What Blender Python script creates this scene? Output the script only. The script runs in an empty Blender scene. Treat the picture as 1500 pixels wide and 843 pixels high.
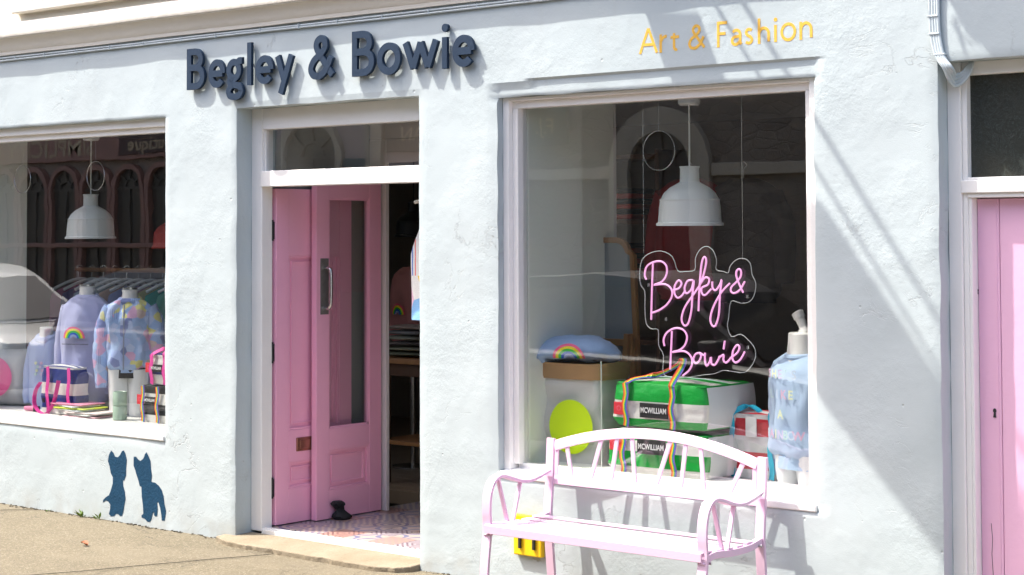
import bpy, bmesh, math, random
from mathutils import Vector, Matrix, noise
from mathutils.geometry import delaunay_2d_cdt
from math import radians, sin, cos, pi, sqrt

random.seed(7)
SC = bpy.context.scene
COL = SC.collection

# ------------------------------------------------------------------ camera
CAM = Vector((6.5, -6.8, 1.72))
FPX, YAW, PIT, ROL, SY = 2624.71, radians(39.983), radians(2.2289), radians(-0.211), -179.44
_fwd = Vector((-sin(YAW) * cos(PIT), cos(YAW) * cos(PIT), sin(PIT)))
_rt = Vector((cos(YAW), sin(YAW), 0))
_up = _rt.cross(_fwd)
_r2 = _rt * cos(ROL) + _up * sin(ROL)
_u2 = -_rt * sin(ROL) + _up * cos(ROL)
cd = bpy.data.cameras.new('camera')
cam = bpy.data.objects.new('camera', cd)
COL.objects.link(cam)
m3 = Matrix((_r2, _u2, -_fwd)).transposed()
cam.matrix_world = Matrix.Translation(CAM) @ m3.to_4x4()
cd.sensor_width = 36
cd.lens = FPX / 1500 * 36
cd.shift_y = SY / 1500
cd.clip_end = 500
SC.camera = cam

# ------------------------------------------------------------------ sky, sun, exposure
SUN = Vector((1.7, 1.0, -3.1)).normalized()          # direction the light travels
w = bpy.data.worlds.new('World')
SC.world = w
w.use_nodes = True
nt = w.node_tree
bg = nt.nodes['Background']
sky = nt.nodes.new('ShaderNodeTexSky')
sky.sky_type = 'NISHITA'
sky.sun_disc = False
sky.sun_elevation = math.asin(-SUN.z)
sky.sun_rotation = math.atan2(-SUN.x, -SUN.y)
sky.air_density = 0.8
sky.dust_density = 4.0
sky.ozone_density = 0.6
nt.links.new(sky.outputs[0], bg.inputs[0])
bg.inputs[1].default_value = 0.15
sl = bpy.data.lights.new('sun', 'SUN')
sl.energy = 2.4
sl.angle = radians(0.6)
sl.color = (1.0, 0.955, 0.88)
so = bpy.data.objects.new('sun', sl)
COL.objects.link(so)
so.rotation_euler = SUN.to_track_quat('-Z', 'Y').to_euler()
so.location = (-6, -6, 14)
SC.view_settings.view_transform = 'Standard'
SC.view_settings.look = 'None'
SC.view_settings.gamma = 1
SC.view_settings.use_curve_mapping = False
SC.view_settings.exposure = 1.8
SC.render.engine = 'CYCLES'
SC.cycles.use_denoising = True
SC.cycles.max_bounces = 10
SC.cycles.transparent_max_bounces = 24
SC.cycles.sample_clamp_indirect = 6
SC.cycles.caustics_reflective = False
SC.cycles.caustics_refractive = False


# ------------------------------------------------------------------ measuring: photo point at a given real depth
def pt(x, y, Y=0.0):
    d = _fwd * FPX + _r2 * (x - 750) - _u2 * (y - 421.5 - SY)
    return CAM + d * ((Y - CAM.y) / d.y)


def ptx(x, y, X):
    d = _fwd * FPX + _r2 * (x - 750) - _u2 * (y - 421.5 - SY)
    return CAM + d * ((X - CAM.x) / d.x)


# ------------------------------------------------------------------ materials
MATS = {}


def mat(name, col, rough=0.6, bump=0.0, bscale=60, var=0.0, vscale=4, metal=0, emit=None, estr=0, spec=0.5, sheen=0, coat=0, detail=6):
    if name in MATS:
        return MATS[name]
    m = bpy.data.materials.new(name)
    m.use_nodes = True
    n, l = m.node_tree.nodes, m.node_tree.links
    p = n['Principled BSDF']
    p.inputs['Base Color'].default_value = (*col, 1)
    p.inputs['Roughness'].default_value = rough
    p.inputs['Metallic'].default_value = metal
    p.inputs['Specular IOR Level'].default_value = spec
    if sheen:
        p.inputs['Sheen Weight'].default_value = sheen
    if coat:
        p.inputs['Coat Weight'].default_value = coat
    if emit:
        p.inputs['Emission Color'].default_value = (*emit, 1)
        p.inputs['Emission Strength'].default_value = estr
    tc = n.new('ShaderNodeTexCoord')
    if var:
        t = n.new('ShaderNodeTexNoise')
        t.inputs['Scale'].default_value = vscale
        t.inputs['Detail'].default_value = detail
        l.new(tc.outputs['Object'], t.inputs['Vector'])
        mx = n.new('ShaderNodeMix')
        mx.data_type = 'RGBA'
        mx.inputs[6].default_value = (*[c * (1 - var) for c in col], 1)
        mx.inputs[7].default_value = (*[min(1, c * (1 + var)) for c in col], 1)
        l.new(t.outputs['Fac'], mx.inputs[0])
        l.new(mx.outputs[2], p.inputs['Base Color'])
    if bump:
        t2 = n.new('ShaderNodeTexNoise')
        t2.inputs['Scale'].default_value = bscale
        t2.inputs['Detail'].default_value = 5
        l.new(tc.outputs['Object'], t2.inputs['Vector'])
        b = n.new('ShaderNodeBump')
        b.inputs['Strength'].default_value = 1.0
        b.inputs['Distance'].default_value = bump
        l.new(t2.outputs['Fac'], b.inputs['Height'])
        l.new(b.outputs[0], p.inputs['Normal'])
    MATS[name] = m
    return m


class NB:
    """small node-graph builder"""
    def __init__(s, name):
        s.m = bpy.data.materials.new(name)
        s.m.use_nodes = True
        s.n, s.l = s.m.node_tree.nodes, s.m.node_tree.links
        s.p = s.n['Principled BSDF']
        s.tc = s.n.new('ShaderNodeTexCoord')
        MATS[name] = s.m

    def co(s, scale=(1, 1, 1), kind='Object'):
        mp = s.n.new('ShaderNodeMapping')
        mp.inputs['Scale'].default_value = scale
        s.l.new(s.tc.outputs[kind], mp.inputs['Vector'])
        return mp.outputs[0]

    def noise(s, vec, scale, detail=5, rough=0.55, dist=0):
        t = s.n.new('ShaderNodeTexNoise')
        t.inputs['Scale'].default_value = scale
        t.inputs['Detail'].default_value = detail
        t.inputs['Roughness'].default_value = rough
        t.inputs['Distortion'].default_value = dist
        s.l.new(vec, t.inputs['Vector'])
        return t.outputs['Fac']

    def voro(s, vec, scale, feature='F1', out='Distance', rnd=1.0):
        t = s.n.new('ShaderNodeTexVoronoi')
        t.feature = feature
        t.inputs['Scale'].default_value = scale
        t.inputs['Randomness'].default_value = rnd
        s.l.new(vec, t.inputs['Vector'])
        return t.outputs[out]

    def ramp(s, fac, stops, interp='LINEAR'):
        r = s.n.new('ShaderNodeValToRGB')
        r.color_ramp.interpolation = interp
        e = r.color_ramp.elements
        while len(e) > 1:
            e.remove(e[-1])
        e[0].position = stops[0][0]
        e[0].color = (*stops[0][1], 1) if len(stops[0][1]) == 3 else stops[0][1]
        for pos, c in stops[1:]:
            x = e.new(pos)
            x.color = (*c, 1)
        if fac is not None:
            s.l.new(fac, r.inputs[0])
        return r.outputs[0]

    def mix(s, fac, a, b, mode='MIX'):
        mx = s.n.new('ShaderNodeMix')
        mx.data_type = 'RGBA'
        mx.blend_type = mode
        for sock, v in ((mx.inputs[0], fac), (mx.inputs[6], a), (mx.inputs[7], b)):
            if isinstance(v, (int, float)):
                sock.default_value = v
            elif isinstance(v, tuple):
                sock.default_value = (*v, 1)
            else:
                s.l.new(v, sock)
        return mx.outputs[2]

    def math(s, op, a, b=None, clamp=False):
        mm = s.n.new('ShaderNodeMath')
        mm.operation = op
        mm.use_clamp = clamp
        for i, v in enumerate((a, b)):
            if v is None:
                continue
            if isinstance(v, (int, float)):
                mm.inputs[i].default_value = v
            else:
                s.l.new(v, mm.inputs[i])
        return mm.outputs[0]

    def sep(s, vec):
        x = s.n.new('ShaderNodeSeparateXYZ')
        s.l.new(vec, x.inputs[0])
        return x.outputs

    def bump(s, h, dist, prev=None, strength=1.0):
        b = s.n.new('ShaderNodeBump')
        b.inputs['Strength'].default_value = strength
        b.inputs['Distance'].default_value = dist
        s.l.new(h, b.inputs['Height'])
        if prev is not None:
            s.l.new(prev, b.inputs['Normal'])
        return b.outputs[0]

    def out(s, col=None, rough=None, normal=None):
        for sock, v in (('Base Color', col), ('Roughness', rough), ('Normal', normal)):
            if v is None:
                continue
            if isinstance(v, (int, float)):
                s.p.inputs[sock].default_value = v
            elif isinstance(v, tuple):
                s.p.inputs[sock].default_value = (*v, 1)
            else:
                s.l.new(v, s.p.inputs[sock])
        return s.m


def make_render_material():
    g = NB('painted_render')
    c = g.co()
    big = g.noise(c, 1.3, 4)
    mid = g.noise(c, 9, 6, .6)
    fine = g.noise(c, 70, 4, .6)
    grit = g.noise(c, 260, 3, .6)
    crk = g.noise(c, 2.2, 8, .62, 1.2)
    # thin cracks and flaked paint where the noise crosses the middle
    line = g.math('ABSOLUTE', g.math('SUBTRACT', crk, 0.5))
    crack = g.ramp(line, [(0.0, (1, 1, 1)), (0.0022, (1, 1, 1)), (0.006, (0, 0, 0))])
    crack = g.math('MULTIPLY', crack, g.ramp(g.noise(g.co((1.7, 1.7, 1.7)), .9, 3), [(0.56, (0, 0, 0)), (0.66, (1, 1, 1))]))
    pits = g.ramp(g.voro(g.co((1, 1, 1)), 6.5), [(0.0, (1, 1, 1)), (0.022, (1, 1, 1)), (0.05, (0, 0, 0))])
    base = g.ramp(big, [(0.3, (0.430, 0.490, 0.500)), (0.7, (0.472, 0.526, 0.534))])
    base = g.mix(g.math('MULTIPLY', mid, .22), base, (0.39, 0.46, 0.48))
    # grime close to the ground
    z = g.sep(g.tc.outputs['Object'])[2]
    lo = g.math('MULTIPLY', g.ramp(z, [(0.0, (1, 1, 1)), (0.16, (0, 0, 0))]), g.ramp(g.noise(c, 7, 6), [(.42, (0, 0, 0)), (.72, (1, 1, 1))]))
    base = g.mix(g.math('MULTIPLY', lo, .55), base, (0.34, 0.31, 0.25))
    runs = g.math('MULTIPLY', g.ramp(g.noise(g.co((9, 9, .55)), 1.6, 5), [(.55, (0, 0, 0)), (.78, (1, 1, 1))]), g.ramp(g.noise(c, .9, 2), [(.42, (0, 0, 0)), (.62, (1, 1, 1))]))
    base = g.mix(g.math('MULTIPLY', runs, .16), base, (0.36, 0.36, 0.33))
    base = g.mix(g.math('MULTIPLY', crack, .35), base, (0.42, 0.42, 0.42))
    base = g.mix(g.math('MULTIPLY', pits, .25), base, (0.40, 0.38, 0.36))
    patch = g.ramp(g.noise(c, 2.1, 4), [(.40, (.12, .12, .12)), (.66, (1, 1, 1))])
    n1 = g.bump(g.math('MULTIPLY', mid, patch), .0052)
    n1 = g.bump(g.noise(c, 3.2, 3), .002, n1)
    n1 = g.bump(g.math('MULTIPLY', fine, patch), .0016, n1)
    n1 = g.bump(grit, .0004, n1)
    n1 = g.bump(crack, -.002, n1)
    n1 = g.bump(pits, -.002, n1)
    return g.out(base, 0.72, n1)


def make_paving_material():
    g = NB('pavement_concrete')
    c = g.co()
    a = g.noise(c, 1.1, 5)
    b = g.noise(c, 14, 5)
    agg = g.voro(c, 150, 'F1', 'Color')
    sp = g.sep(agg)[0]
    base = g.ramp(a, [(0.3, (0.112, 0.093, 0.054)), (0.7, (0.162, 0.137, 0.086))])
    base = g.mix(g.math('MULTIPLY', b, .5), base, (0.095, 0.076, 0.046))
    base = g.mix(g.ramp(sp, [(0.0, (0, 0, 0)), (.80, (0, 0, 0)), (.9, (.5, .5, .5))]), base, (0.30, 0.26, 0.19))
    base = g.mix(g.ramp(sp, [(0.0, (.5, .5, .5)), (.10, (.4, .4, .4)), (.16, (0, 0, 0))]), base, (0.05, 0.04, 0.026))
    st = g.ramp(g.noise(c, 2.4, 7, .65), [(.55, (0, 0, 0)), (.75, (1, 1, 1))])
    base = g.mix(g.math('MULTIPLY', st, .35), base, (0.085, 0.07, 0.045))
    wv = g.math('ABSOLUTE', g.math('SUBTRACT', g.noise(c, .7, 7, .6, .8), 0.5))
    crk = g.math('MULTIPLY', g.ramp(wv, [(0, (1, 1, 1)), (.0012, (1, 1, 1)), (.004, (0, 0, 0))]), .8)
    base = g.mix(crk, base, (0.04, 0.032, 0.02))
    ptc = g.ramp(g.noise(g.co((.35, 1.2, 1)), 1.3, 2), [(.50, (0, 0, 0)), (.53, (.5, .5, .5))])
    base = g.mix(g.math('MULTIPLY', ptc, .5), base, (0.19, 0.160, 0.108))
    nn = g.bump(g.voro(c, 150), .0016)
    nn = g.bump(b, .006, nn)
    return g.out(base, .85, nn)


def make_glass(name, f0=0.05, tint=(1, 1, 1), rough=0.0, wavy=0.0):
    g = NB(name)
    n, l = g.n, g.l
    lw = n.new('ShaderNodeLayerWeight')
    lw.inputs['Blend'].default_value = 0.5
    fac = g.math('ADD', g.math('MULTIPLY', g.math('POWER', lw.outputs['Facing'], 5), 1 - f0), f0, True)
    tr = n.new('ShaderNodeBsdfTransparent')
    tr.inputs[0].default_value = (*tint, 1)
    gl = n.new('ShaderNodeBsdfGlossy')
    gl.inputs['Roughness'].default_value = rough
    if wavy:
        t = g.noise(g.co(), 3.0, 2)
        b = g.bump(t, wavy)
        l.new(b, gl.inputs['Normal'])
    ms = n.new('ShaderNodeMixShader')
    l.new(fac, ms.inputs[0])
    l.new(tr.outputs[0], ms.inputs[1])
    l.new(gl.outputs[0], ms.inputs[2])
    l.new(ms.outputs[0], n['Material Output'].inputs['Surface'])
    return g.m


def make_stripes(name, ca, cb, period, duty=0.5, axis=2, off=0.0, rough=.35, bump=.002):
    g = NB(name)
    z = g.sep(g.tc.outputs['Object'])[axis]
    f = g.math('FRACT', g.math('DIVIDE', g.math('ADD', z, off), period))
    k = g.math('GREATER_THAN', f, 1 - duty)
    col = g.mix(k, ca, cb)
    t = g.noise(g.co(), 9, 4)
    nn = g.bump(t, bump * 6)
    nn = g.bump(g.noise(g.co(), 500, 2), bump * .3, nn)
    return g.out(col, rough, nn)


WALLM = make_render_material()
PAVE = make_paving_material()
GLASS = make_glass('shop_glass', 0.095, (.97, .98, .97), 0, .0003)
ACRYLIC = make_glass('clear_acrylic', 0.04, (.985, .985, .985))
WHITE = mat('white_gloss_paint', (.86, .84, .81), .38, .0012, 40, .05, 5)
CREAMW = mat('cream_painted_stone', (.66, .62, .54), .7, .004, 30, .08, 3)
SILLW = mat('white_sill_paint', (.80, .79, .77), .5, .0025, 30, .06, 6)
PINK = mat('pink_door_paint', (.90, .44, .60), .33, .0012, 35, .045, 3)
PINK2 = mat('paler_pink_door_paint', (.80, .47, .64), .45, .0025, 22, .07, 2.5)  # a paler pink than the entrance doors
BENCHP = mat('pale_pink_metal_paint', (.70, .49, .63), .35, .0006, 60, .03, 4)
NAVY = mat('navy_letter_paint', (.013, .031, .062), .65, .001, 60, .15, 8, spec=.25)
GOLD = mat('gold_sign_paint', (.78, .44, .05), .6, .002, 80, .10, 20)
CATB = mat('blue_stencil_paint', (.006, .045, .095), .75, .003, 70, .22, 25, spec=.2)
DARKM = mat('dark_metal', (.02, .02, .02), .5, .001, 60)
STEEL = mat('brushed_steel', (.62, .62, .62), .25, 0, 0, 0, 0, 1)
BRASS = mat('tarnished_copper', (.42, .20, .14), .35, .001, 40, .15, 20, .8)
YEL = mat('yellow_enamel', (.85, .55, .01), .4, .001, 40, .12, 15)
LAMPW = mat('white_lamp_enamel', (.80, .82, .80), .4)
PLASTICW = mat('white_plastic', (.8, .8, .78), .4)
CABLEM = mat('painted_cable', (.48, .54, .56), .5, .001, 50, .06, 10)
SKINW = mat('white_mannequin', (.80, .78, .75), .4)
CLOTHW = mat('white_denim', (.82, .82, .83), .8, .003, 25)
LILAC = mat('lilac_jersey', (.44, .45, .70), .85, .002, 220, .06, 12, sheen=.2)
BLUEJ = mat('pale_blue_jersey', (.42, .55, .74), .85, .002, 220, .06, 12, sheen=.2)
BLUET = mat('sky_blue_cotton', (.34, .47, .72), .85, .003, 60, .06, 12, sheen=.2)
WOOD = mat('oak_wood', (.36, .17, .06), .45, .002, 18, .25, 14)
DKWOOD = mat('brown_timber', (.10, .045, .02), .5, .002, 18, .25, 10)
KRAFT = mat('kraft_paper', (.44, .26, .12), .75, .004, 14, .08, 6)
PAPERW = mat('white_washable_paper', (.70, .69, .66), .6, .008, 9, .05, 5)
NEONY = mat('fluorescent_yellow_print', (.68, .95, .005), .6)
HOTPINK = mat('hot_pink_print', (.95, .13, .36), .6)
MAGENTA = mat('magenta_webbing', (.78, .06, .36), .6, .001, 200)
TURQ = mat('turquoise_webbing', (.02, .50, .70), .6, .001, 200)
BLACKC = mat('black_cloth', (.012, .012, .014), .8)
LABELB = mat('black_label', (.02, .02, .022), .5)
LABELW = mat('white_label_print', (.82, .82, .82), .5)
REDL = mat('red_label', (.72, .04, .06), .5)
REDC = mat('red_cloth', (.28, .012, .02), .8)
SAGE = mat('sage_ceramic', (.42, .55, .44), .3)
MAROON = mat('maroon_letters', (.35, .01, .05), .6)
PINKO = mat('pink_outline_print', (.8, .3, .42), .6)
RUB = mat('black_rubber', (.015, .015, .015), .7)
BLOTCH = mat('interior_plaster', (.42, .40, .36), .8, .002, 20, .05, 3)
RETW = mat('white_display_partition', (.87, .88, .79), .7, .001, 30, .04, 3)
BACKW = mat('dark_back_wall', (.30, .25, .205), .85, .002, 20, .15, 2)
RAINBOW = [mat('rainbow_' + n, c, .6) for n, c in (('pink', (.95, .13, .28)), ('yellow', (.95, .75, .01)), ('green', (.05, .60, .06)),
                                                    ('blue', (.01, .12, .62)), ('lilac', (.35, .45, .80)))]


def make_rainbow_webbing():
    g = NB('rainbow_webbing')
    u = g.n.new('ShaderNodeUVMap')
    x = g.sep(u.outputs[0])[0]
    c = g.ramp(x, [(0, (.80, .05, .03)), (.17, (.88, .28, .02)), (.34, (.88, .72, .03)), (.5, (.05, .45, .09)), (.67, (.02, .13, .55)), (.84, (.25, .12, .50))], 'CONSTANT')
    g.out(c, .6, g.bump(g.noise(g.co(), 400, 2), .0008))
    return g.m


RBW = make_rainbow_webbing()


# ------------------------------------------------------------------ mesh building
class MB:
    def __init__(s):
        s.v, s.f, s.uv = [], [], {}

    def add(s, pts, faces):
        k = len(s.v)
        s.v += [tuple(p) for p in pts]
        s.f += [tuple(i + k for i in f) for f in faces]
        return k

    def box(s, x0, x1, y0, y1, z0, z1):
        return s.hexa([(x0, y0, z0), (x1, y0, z0), (x1, y1, z0), (x0, y1, z0), (x0, y0, z1), (x1, y0, z1), (x1, y1, z1), (x0, y1, z1)])

    def hexa(s, p):
        s.add(p, [(3, 2, 1, 0), (4, 5, 6, 7), (0, 1, 5, 4), (1, 2, 6, 5), (2, 3, 7, 6), (3, 0, 4, 7)])
        return s

    def prism(s, poly, fn, w0, w1):
        n = len(poly)
        a = [fn(u, v, w0) for u, v in poly]
        b = [fn(u, v, w1) for u, v in poly]
        s.add(a + b, [tuple(range(n))[::-1], tuple(range(n, 2 * n))] + [(i, (i + 1) % n, n + (i + 1) % n, n + i) for i in range(n)])
        return s

    def tube(s, pts, r, n=10, closed=False):
        pts = [Vector(p) for p in pts]
        N = len(pts)
        rr = r if isinstance(r, (list, tuple)) else [r] * N
        T = []
        for i in range(N):
            a = pts[(i - 1) % N] if (closed or i > 0) else pts[0]
            b = pts[(i + 1) % N] if (closed or i < N - 1) else pts[-1]
            t = b - a
            T.append(t.normalized() if t.length > 1e-9 else Vector((0, 0, 1)))
        ref = Vector((0, 0, 1)) if abs(T[0].z) < .9 else Vector((1, 0, 0))
        nrm = (ref - T[0] * ref.dot(T[0])).normalized()
        V, F = [], []
        for i in range(N):
            nrm = nrm - T[i] * nrm.dot(T[i])
            nrm = nrm.normalized() if nrm.length > 1e-6 else T[i].orthogonal().normalized()
            bn = T[i].cross(nrm)
            for j in range(n):
                a = 2 * pi * j / n
                V.append(pts[i] + (nrm * cos(a) + bn * sin(a)) * rr[i])
        for i in range(N if closed else N - 1):
            for j in range(n):
                F.append((i * n + j, i * n + (j + 1) % n, ((i + 1) % N) * n + (j + 1) % n, ((i + 1) % N) * n + j))
        if not closed:
            F.append(tuple(range(n))[::-1])
            F.append(tuple((N - 1) * n + j for j in range(n)))
        s.add(V, F)
        return s

    def sweep(s, pts, side, w, t, uv=False):
        """flat bar along a path; side = width axis (one vector or one per point), w width, t thickness"""
        pts = [Vector(p) for p in pts]
        N = len(pts)
        V, F = [], []
        for i in range(N):
            tg = (pts[min(i + 1, N - 1)] - pts[max(i - 1, 0)]).normalized()
            sd = Vector(side[i] if isinstance(side, list) else side)
            sd = (sd - tg * sd.dot(tg)).normalized()
            nm = sd.cross(tg).normalized()
            for a, b in ((-1, -1), (1, -1), (1, 1), (-1, 1)):
                V.append(pts[i] + sd * (a * w / 2) + nm * (b * t / 2))
        for i in range(N - 1):
            for j in range(4):
                F.append((i * 4 + j, i * 4 + (j + 1) % 4, (i + 1) * 4 + (j + 1) % 4, (i + 1) * 4 + j))
        F.append((3, 2, 1, 0))
        F.append(tuple((N - 1) * 4 + j for j in range(4)))
        k = s.add(V, F)
        if uv:
            for i in range(N):
                for j in range(4):
                    s.uv[k + i * 4 + j] = ((0.0, 1.0, 1.0, 0.0)[j], i / N)
        return s

    def lathe(s, prof, c, n=32):
        cx, cy, cz = c
        V, F = [], []
        for r, z in prof:
            for j in range(n):
                a = 2 * pi * j / n
                V.append((cx + r * cos(a), cy + r * sin(a), cz + z))
        for i in range(len(prof) - 1):
            for j in range(n):
                F.append((i * n + j, i * n + (j + 1) % n, (i + 1) * n + (j + 1) % n, (i + 1) * n + j))
        s.add(V, F)
        return s

    def loft(s, rings, cap=True):
        n = len(rings[0])
        V = [p for r in rings for p in r]
        F = []
        for i in range(len(rings) - 1):
            for j in range(n):
                F.append((i * n + j, i * n + (j + 1) % n, (i + 1) * n + (j + 1) % n, (i + 1) * n + j))
        if cap:
            F.append(tuple(range(n))[::-1])
            F.append(tuple((len(rings) - 1) * n + j for j in range(n)))
        s.add(V, F)
        return s

    def build(s, name, material, parent=None, smooth=False, bevel=0.0, ang=40, seg=2, local=False, recalc=True):
        me = bpy.data.meshes.new(name)
        me.from_pydata(s.v, [], s.f)
        if s.uv:
            ul = me.uv_layers.new(name='UVMap')
            for lp in me.loops:
                ul.data[lp.index].uv = s.uv.get(lp.vertex_index, (0, 0))
        if recalc:
            bm = bmesh.new()
            bm.from_mesh(me)
            bmesh.ops.recalc_face_normals(bm, faces=bm.faces)
            bm.to_mesh(me)
            bm.free()
        if smooth:
            me.shade_smooth()
            me.set_sharp_from_angle(angle=radians(ang))
        o = bpy.data.objects.new(name, me)
        COL.objects.link(o)
        for m in (material if isinstance(material, (list, tuple)) else [material]):
            me.materials.append(m)
        if bevel:
            b = o.modifiers.new('bevel', 'BEVEL')
            b.width = bevel
            b.segments = seg
            b.limit_method = 'ANGLE'
            b.angle_limit = radians(35)
        if parent is not None:
            o.parent = parent
            if parent.parent is None and not local:
                o.matrix_parent_inverse = parent.matrix_basis.inverted()
        return o


def bx(name, material, parent, x0, x1, y0, y1, z0, z1, bevel=0.002, local=False):
    return MB().box(x0, x1, y0, y1, z0, z1).build(name, material, parent, bevel=bevel, local=local)


def tag(o, label=None, cat=None, group=None, kind=None):
    for k, v in (('label', label), ('category', cat), ('group', group), ('kind', kind)):
        if v:
            o[k] = v
    return o


def thing(name, label, cat, loc=(0, 0, 0), rz=0.0, group=None):
    o = bpy.data.objects.new(name, None)
    COL.objects.link(o)
    o.location = loc
    o.rotation_euler = (0, 0, rz)
    o.empty_display_size = .1
    tag(o, label, cat, group)
    bpy.context.view_layer.update()
    return o


def copy_tree(o, parent=None):
    c = o.copy()
    COL.objects.link(c)
    c.parent = parent
    for ch in list(o.children):
        copy_tree(ch, c)
    return c


def cat_rom(pts, n=6, closed=False):
    P = [Vector(p) for p in pts]
    N = len(P)
    out = []
    rng = range(N) if closed else range(N - 1)
    for i in rng:
        if closed:
            p0, p1, p2, p3 = P[(i - 1) % N], P[i], P[(i + 1) % N], P[(i + 2) % N]
        else:
            p0, p1, p2, p3 = P[max(i - 1, 0)], P[i], P[i + 1], P[min(i + 2, N - 1)]
        for k in range(n):
            t = k / n
            out.append(.5 * ((2 * p1) + (p2 - p0) * t + (2 * p0 - 5 * p1 + 4 * p2 - p3) * t * t + (3 * p1 - p0 - 3 * p2 + p3) * t ** 3))
    if not closed:
        out.append(P[-1])
    return out


def arc(cx, cy, rx, ry, a0, a1, n=20):
    return [(cx + rx * cos(radians(a0 + (a1 - a0) * i / n)), cy + ry * sin(radians(a0 + (a1 - a0) * i / n))) for i in range(n + 1)]


def ribbon2d(path, w):
    """left and right offset points of a 2D polyline, mitred"""
    P = [Vector(p) for p in path]
    closed = (P[0] - P[-1]).length < 1e-5
    if closed:
        P = P[:-1]
    N = len(P)
    L, R = [], []
    for i in range(N):
        if closed:
            a, b = P[i] - P[i - 1], P[(i + 1) % N] - P[i]
        else:
            a = P[i] - P[i - 1] if i else P[1] - P[0]
            b = P[i + 1] - P[i] if i < N - 1 else P[i] - P[i - 1]
        a, b = a.normalized(), b.normalized()
        na, nb = Vector((-a.y, a.x)), Vector((-b.y, b.x))
        m = (na + nb)
        m = m.normalized() if m.length > 1e-6 else na
        k = min(1 / max(m.dot(na), .35), 2.2)
        L.append(P[i] + m * (w / 2 * k))
        R.append(P[i] - m * (w / 2 * k))
    return L, R, closed


def stroke(mb, path, w, fn, w0, w1):
    """solid ribbon of width w along a 2D path; fn(u,v,depth)->xyz"""
    L, R, closed = ribbon2d(path, w)
    n = len(L)
    V = []
    for i in range(n):
        V += [fn(L[i].x, L[i].y, w0), fn(R[i].x, R[i].y, w0), fn(R[i].x, R[i].y, w1), fn(L[i].x, L[i].y, w1)]
    F = []
    for i in range(n if closed else n - 1):
        j = (i + 1) % n
        for q in range(4):
            F.append((i * 4 + q, i * 4 + (q + 1) % 4, j * 4 + (q + 1) % 4, j * 4 + q))
    if not closed:
        F += [(3, 2, 1, 0), tuple((n - 1) * 4 + q for q in range(4))]
    mb.add(V, F)


def lines(pts, k=1):
    """subdivide a polyline"""
    out = []
    for a, b in zip(pts, pts[1:]):
        for i in range(k):
            t = i / k
            out.append((a[0] + (b[0] - a[0]) * t, a[1] + (b[1] - a[1]) * t))
    out.append(pts[-1])
    return out


GLYPH = {
    'B': [lines([(0, 0), (0, 1)], 6), [(0, 1)] + arc(.45, .77, .42, .23, 90, -90, 14) + [(0, .54)], [(0, .54)] + arc(.5, .27, .5, .27, 90, -90, 14) + [(0, 0)]],
    'e': [arc(.5, .5, .5, .5, 0, 318, 32), [(0.03, .50), (.5, .50), (.97, .50)]],
    'g': [arc(.42, .735, .36, .225, 0, 360, 24), [(.62, .93), (.8, .985), (1, .985)], cat_rom([(.26, .54), (.12, .45), (.2, .36), (.5, .33), (.82, .28), (.93, .16)], 4), cat_rom([(.93, .18), (.93, .14), (.8, .04), (.48, 0), (.15, .04), (.06, .17), (.2, .29), (.34, .33)], 4)],
    'l': [lines([(.5, 0), (.5, 1)], 6)],
    'y': [lines([(0, 1), (.46, .36)], 4), lines([(1, 1), (.22, 0)], 6)],
    '&': [cat_rom([(1, 0), (.62, .38), (.30, .72), (.3, .91), (.48, 1), (.66, .92), (.68, .78)], 5), cat_rom([(.68, .80), (.66, .74), (.5, .6), (.16, .42), (.02, .2), (.14, .03), (.38, 0)], 5), cat_rom([(.34, 0), (.42, 0), (.66, .12), (.82, .3), (.95, .5)], 5)],
    'o': [arc(.5, .5, .5, .5, 0, 360, 32)],
    'w': [lines([(0, 1), (.26, 0)], 4), lines([(.26, 0), (.5, .96)], 4), lines([(.5, .96), (.74, 0)], 4), lines([(.74, 0), (1, 1)], 4)],
    'i': [lines([(.5, 0), (.5, 1)], 5)],
    'A': [lines([(0, 0), (.5, 1)], 6), lines([(.5, 1), (1, 0)], 6), lines([(.16, .33), (.84, .33)], 4)],
    'r': [lines([(0, 0), (0, 1)], 5), [(0, .6)] + arc(.75, .45, .75, .5, 165, 82, 8)],
    't': [lines([(.2, 1), (.2, .22)], 5) + arc(.6, .2, .40, .2, 190, 300, 8), lines([(-.5, .76), (1.2, .76)], 3)],
    'F': [lines([(0, 0), (0, 1)], 6), lines([(0, 1), (1, 1)], 4), lines([(0, .53), (.82, .53)], 4)],
    'a': [[(.08, .86)] + arc(.45, .70, .42, .30, 120, 0, 10) + lines([(.87, .6), (.87, .12), (1, .02)], 3), [(.87, .6), (.5, .55)] + arc(.36, .28, .36, .27, 100, 290, 12) + [(.7, .1), (.87, .26)]],
    's': [cat_rom([(.92, .9), (.6, 1), (.2, .94), (.08, .74), (.3, .57), (.7, .45), (.95, .26), (.8, .06), (.4, 0), (.03, .1)], 4)],
    'h': [lines([(0, 0), (0, 1)], 6), [(0, .44)] + arc(.5, .36, .5, .26, 160, 0, 12) + lines([(1, .34), (1, 0)], 3)],
    'n': [lines([(0, 0), (0, 1)], 5), [(0, .68)] + arc(.5, .55, .5, .45, 160, 0, 12) + lines([(1, .52), (1, 0)], 3)],
}


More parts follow.
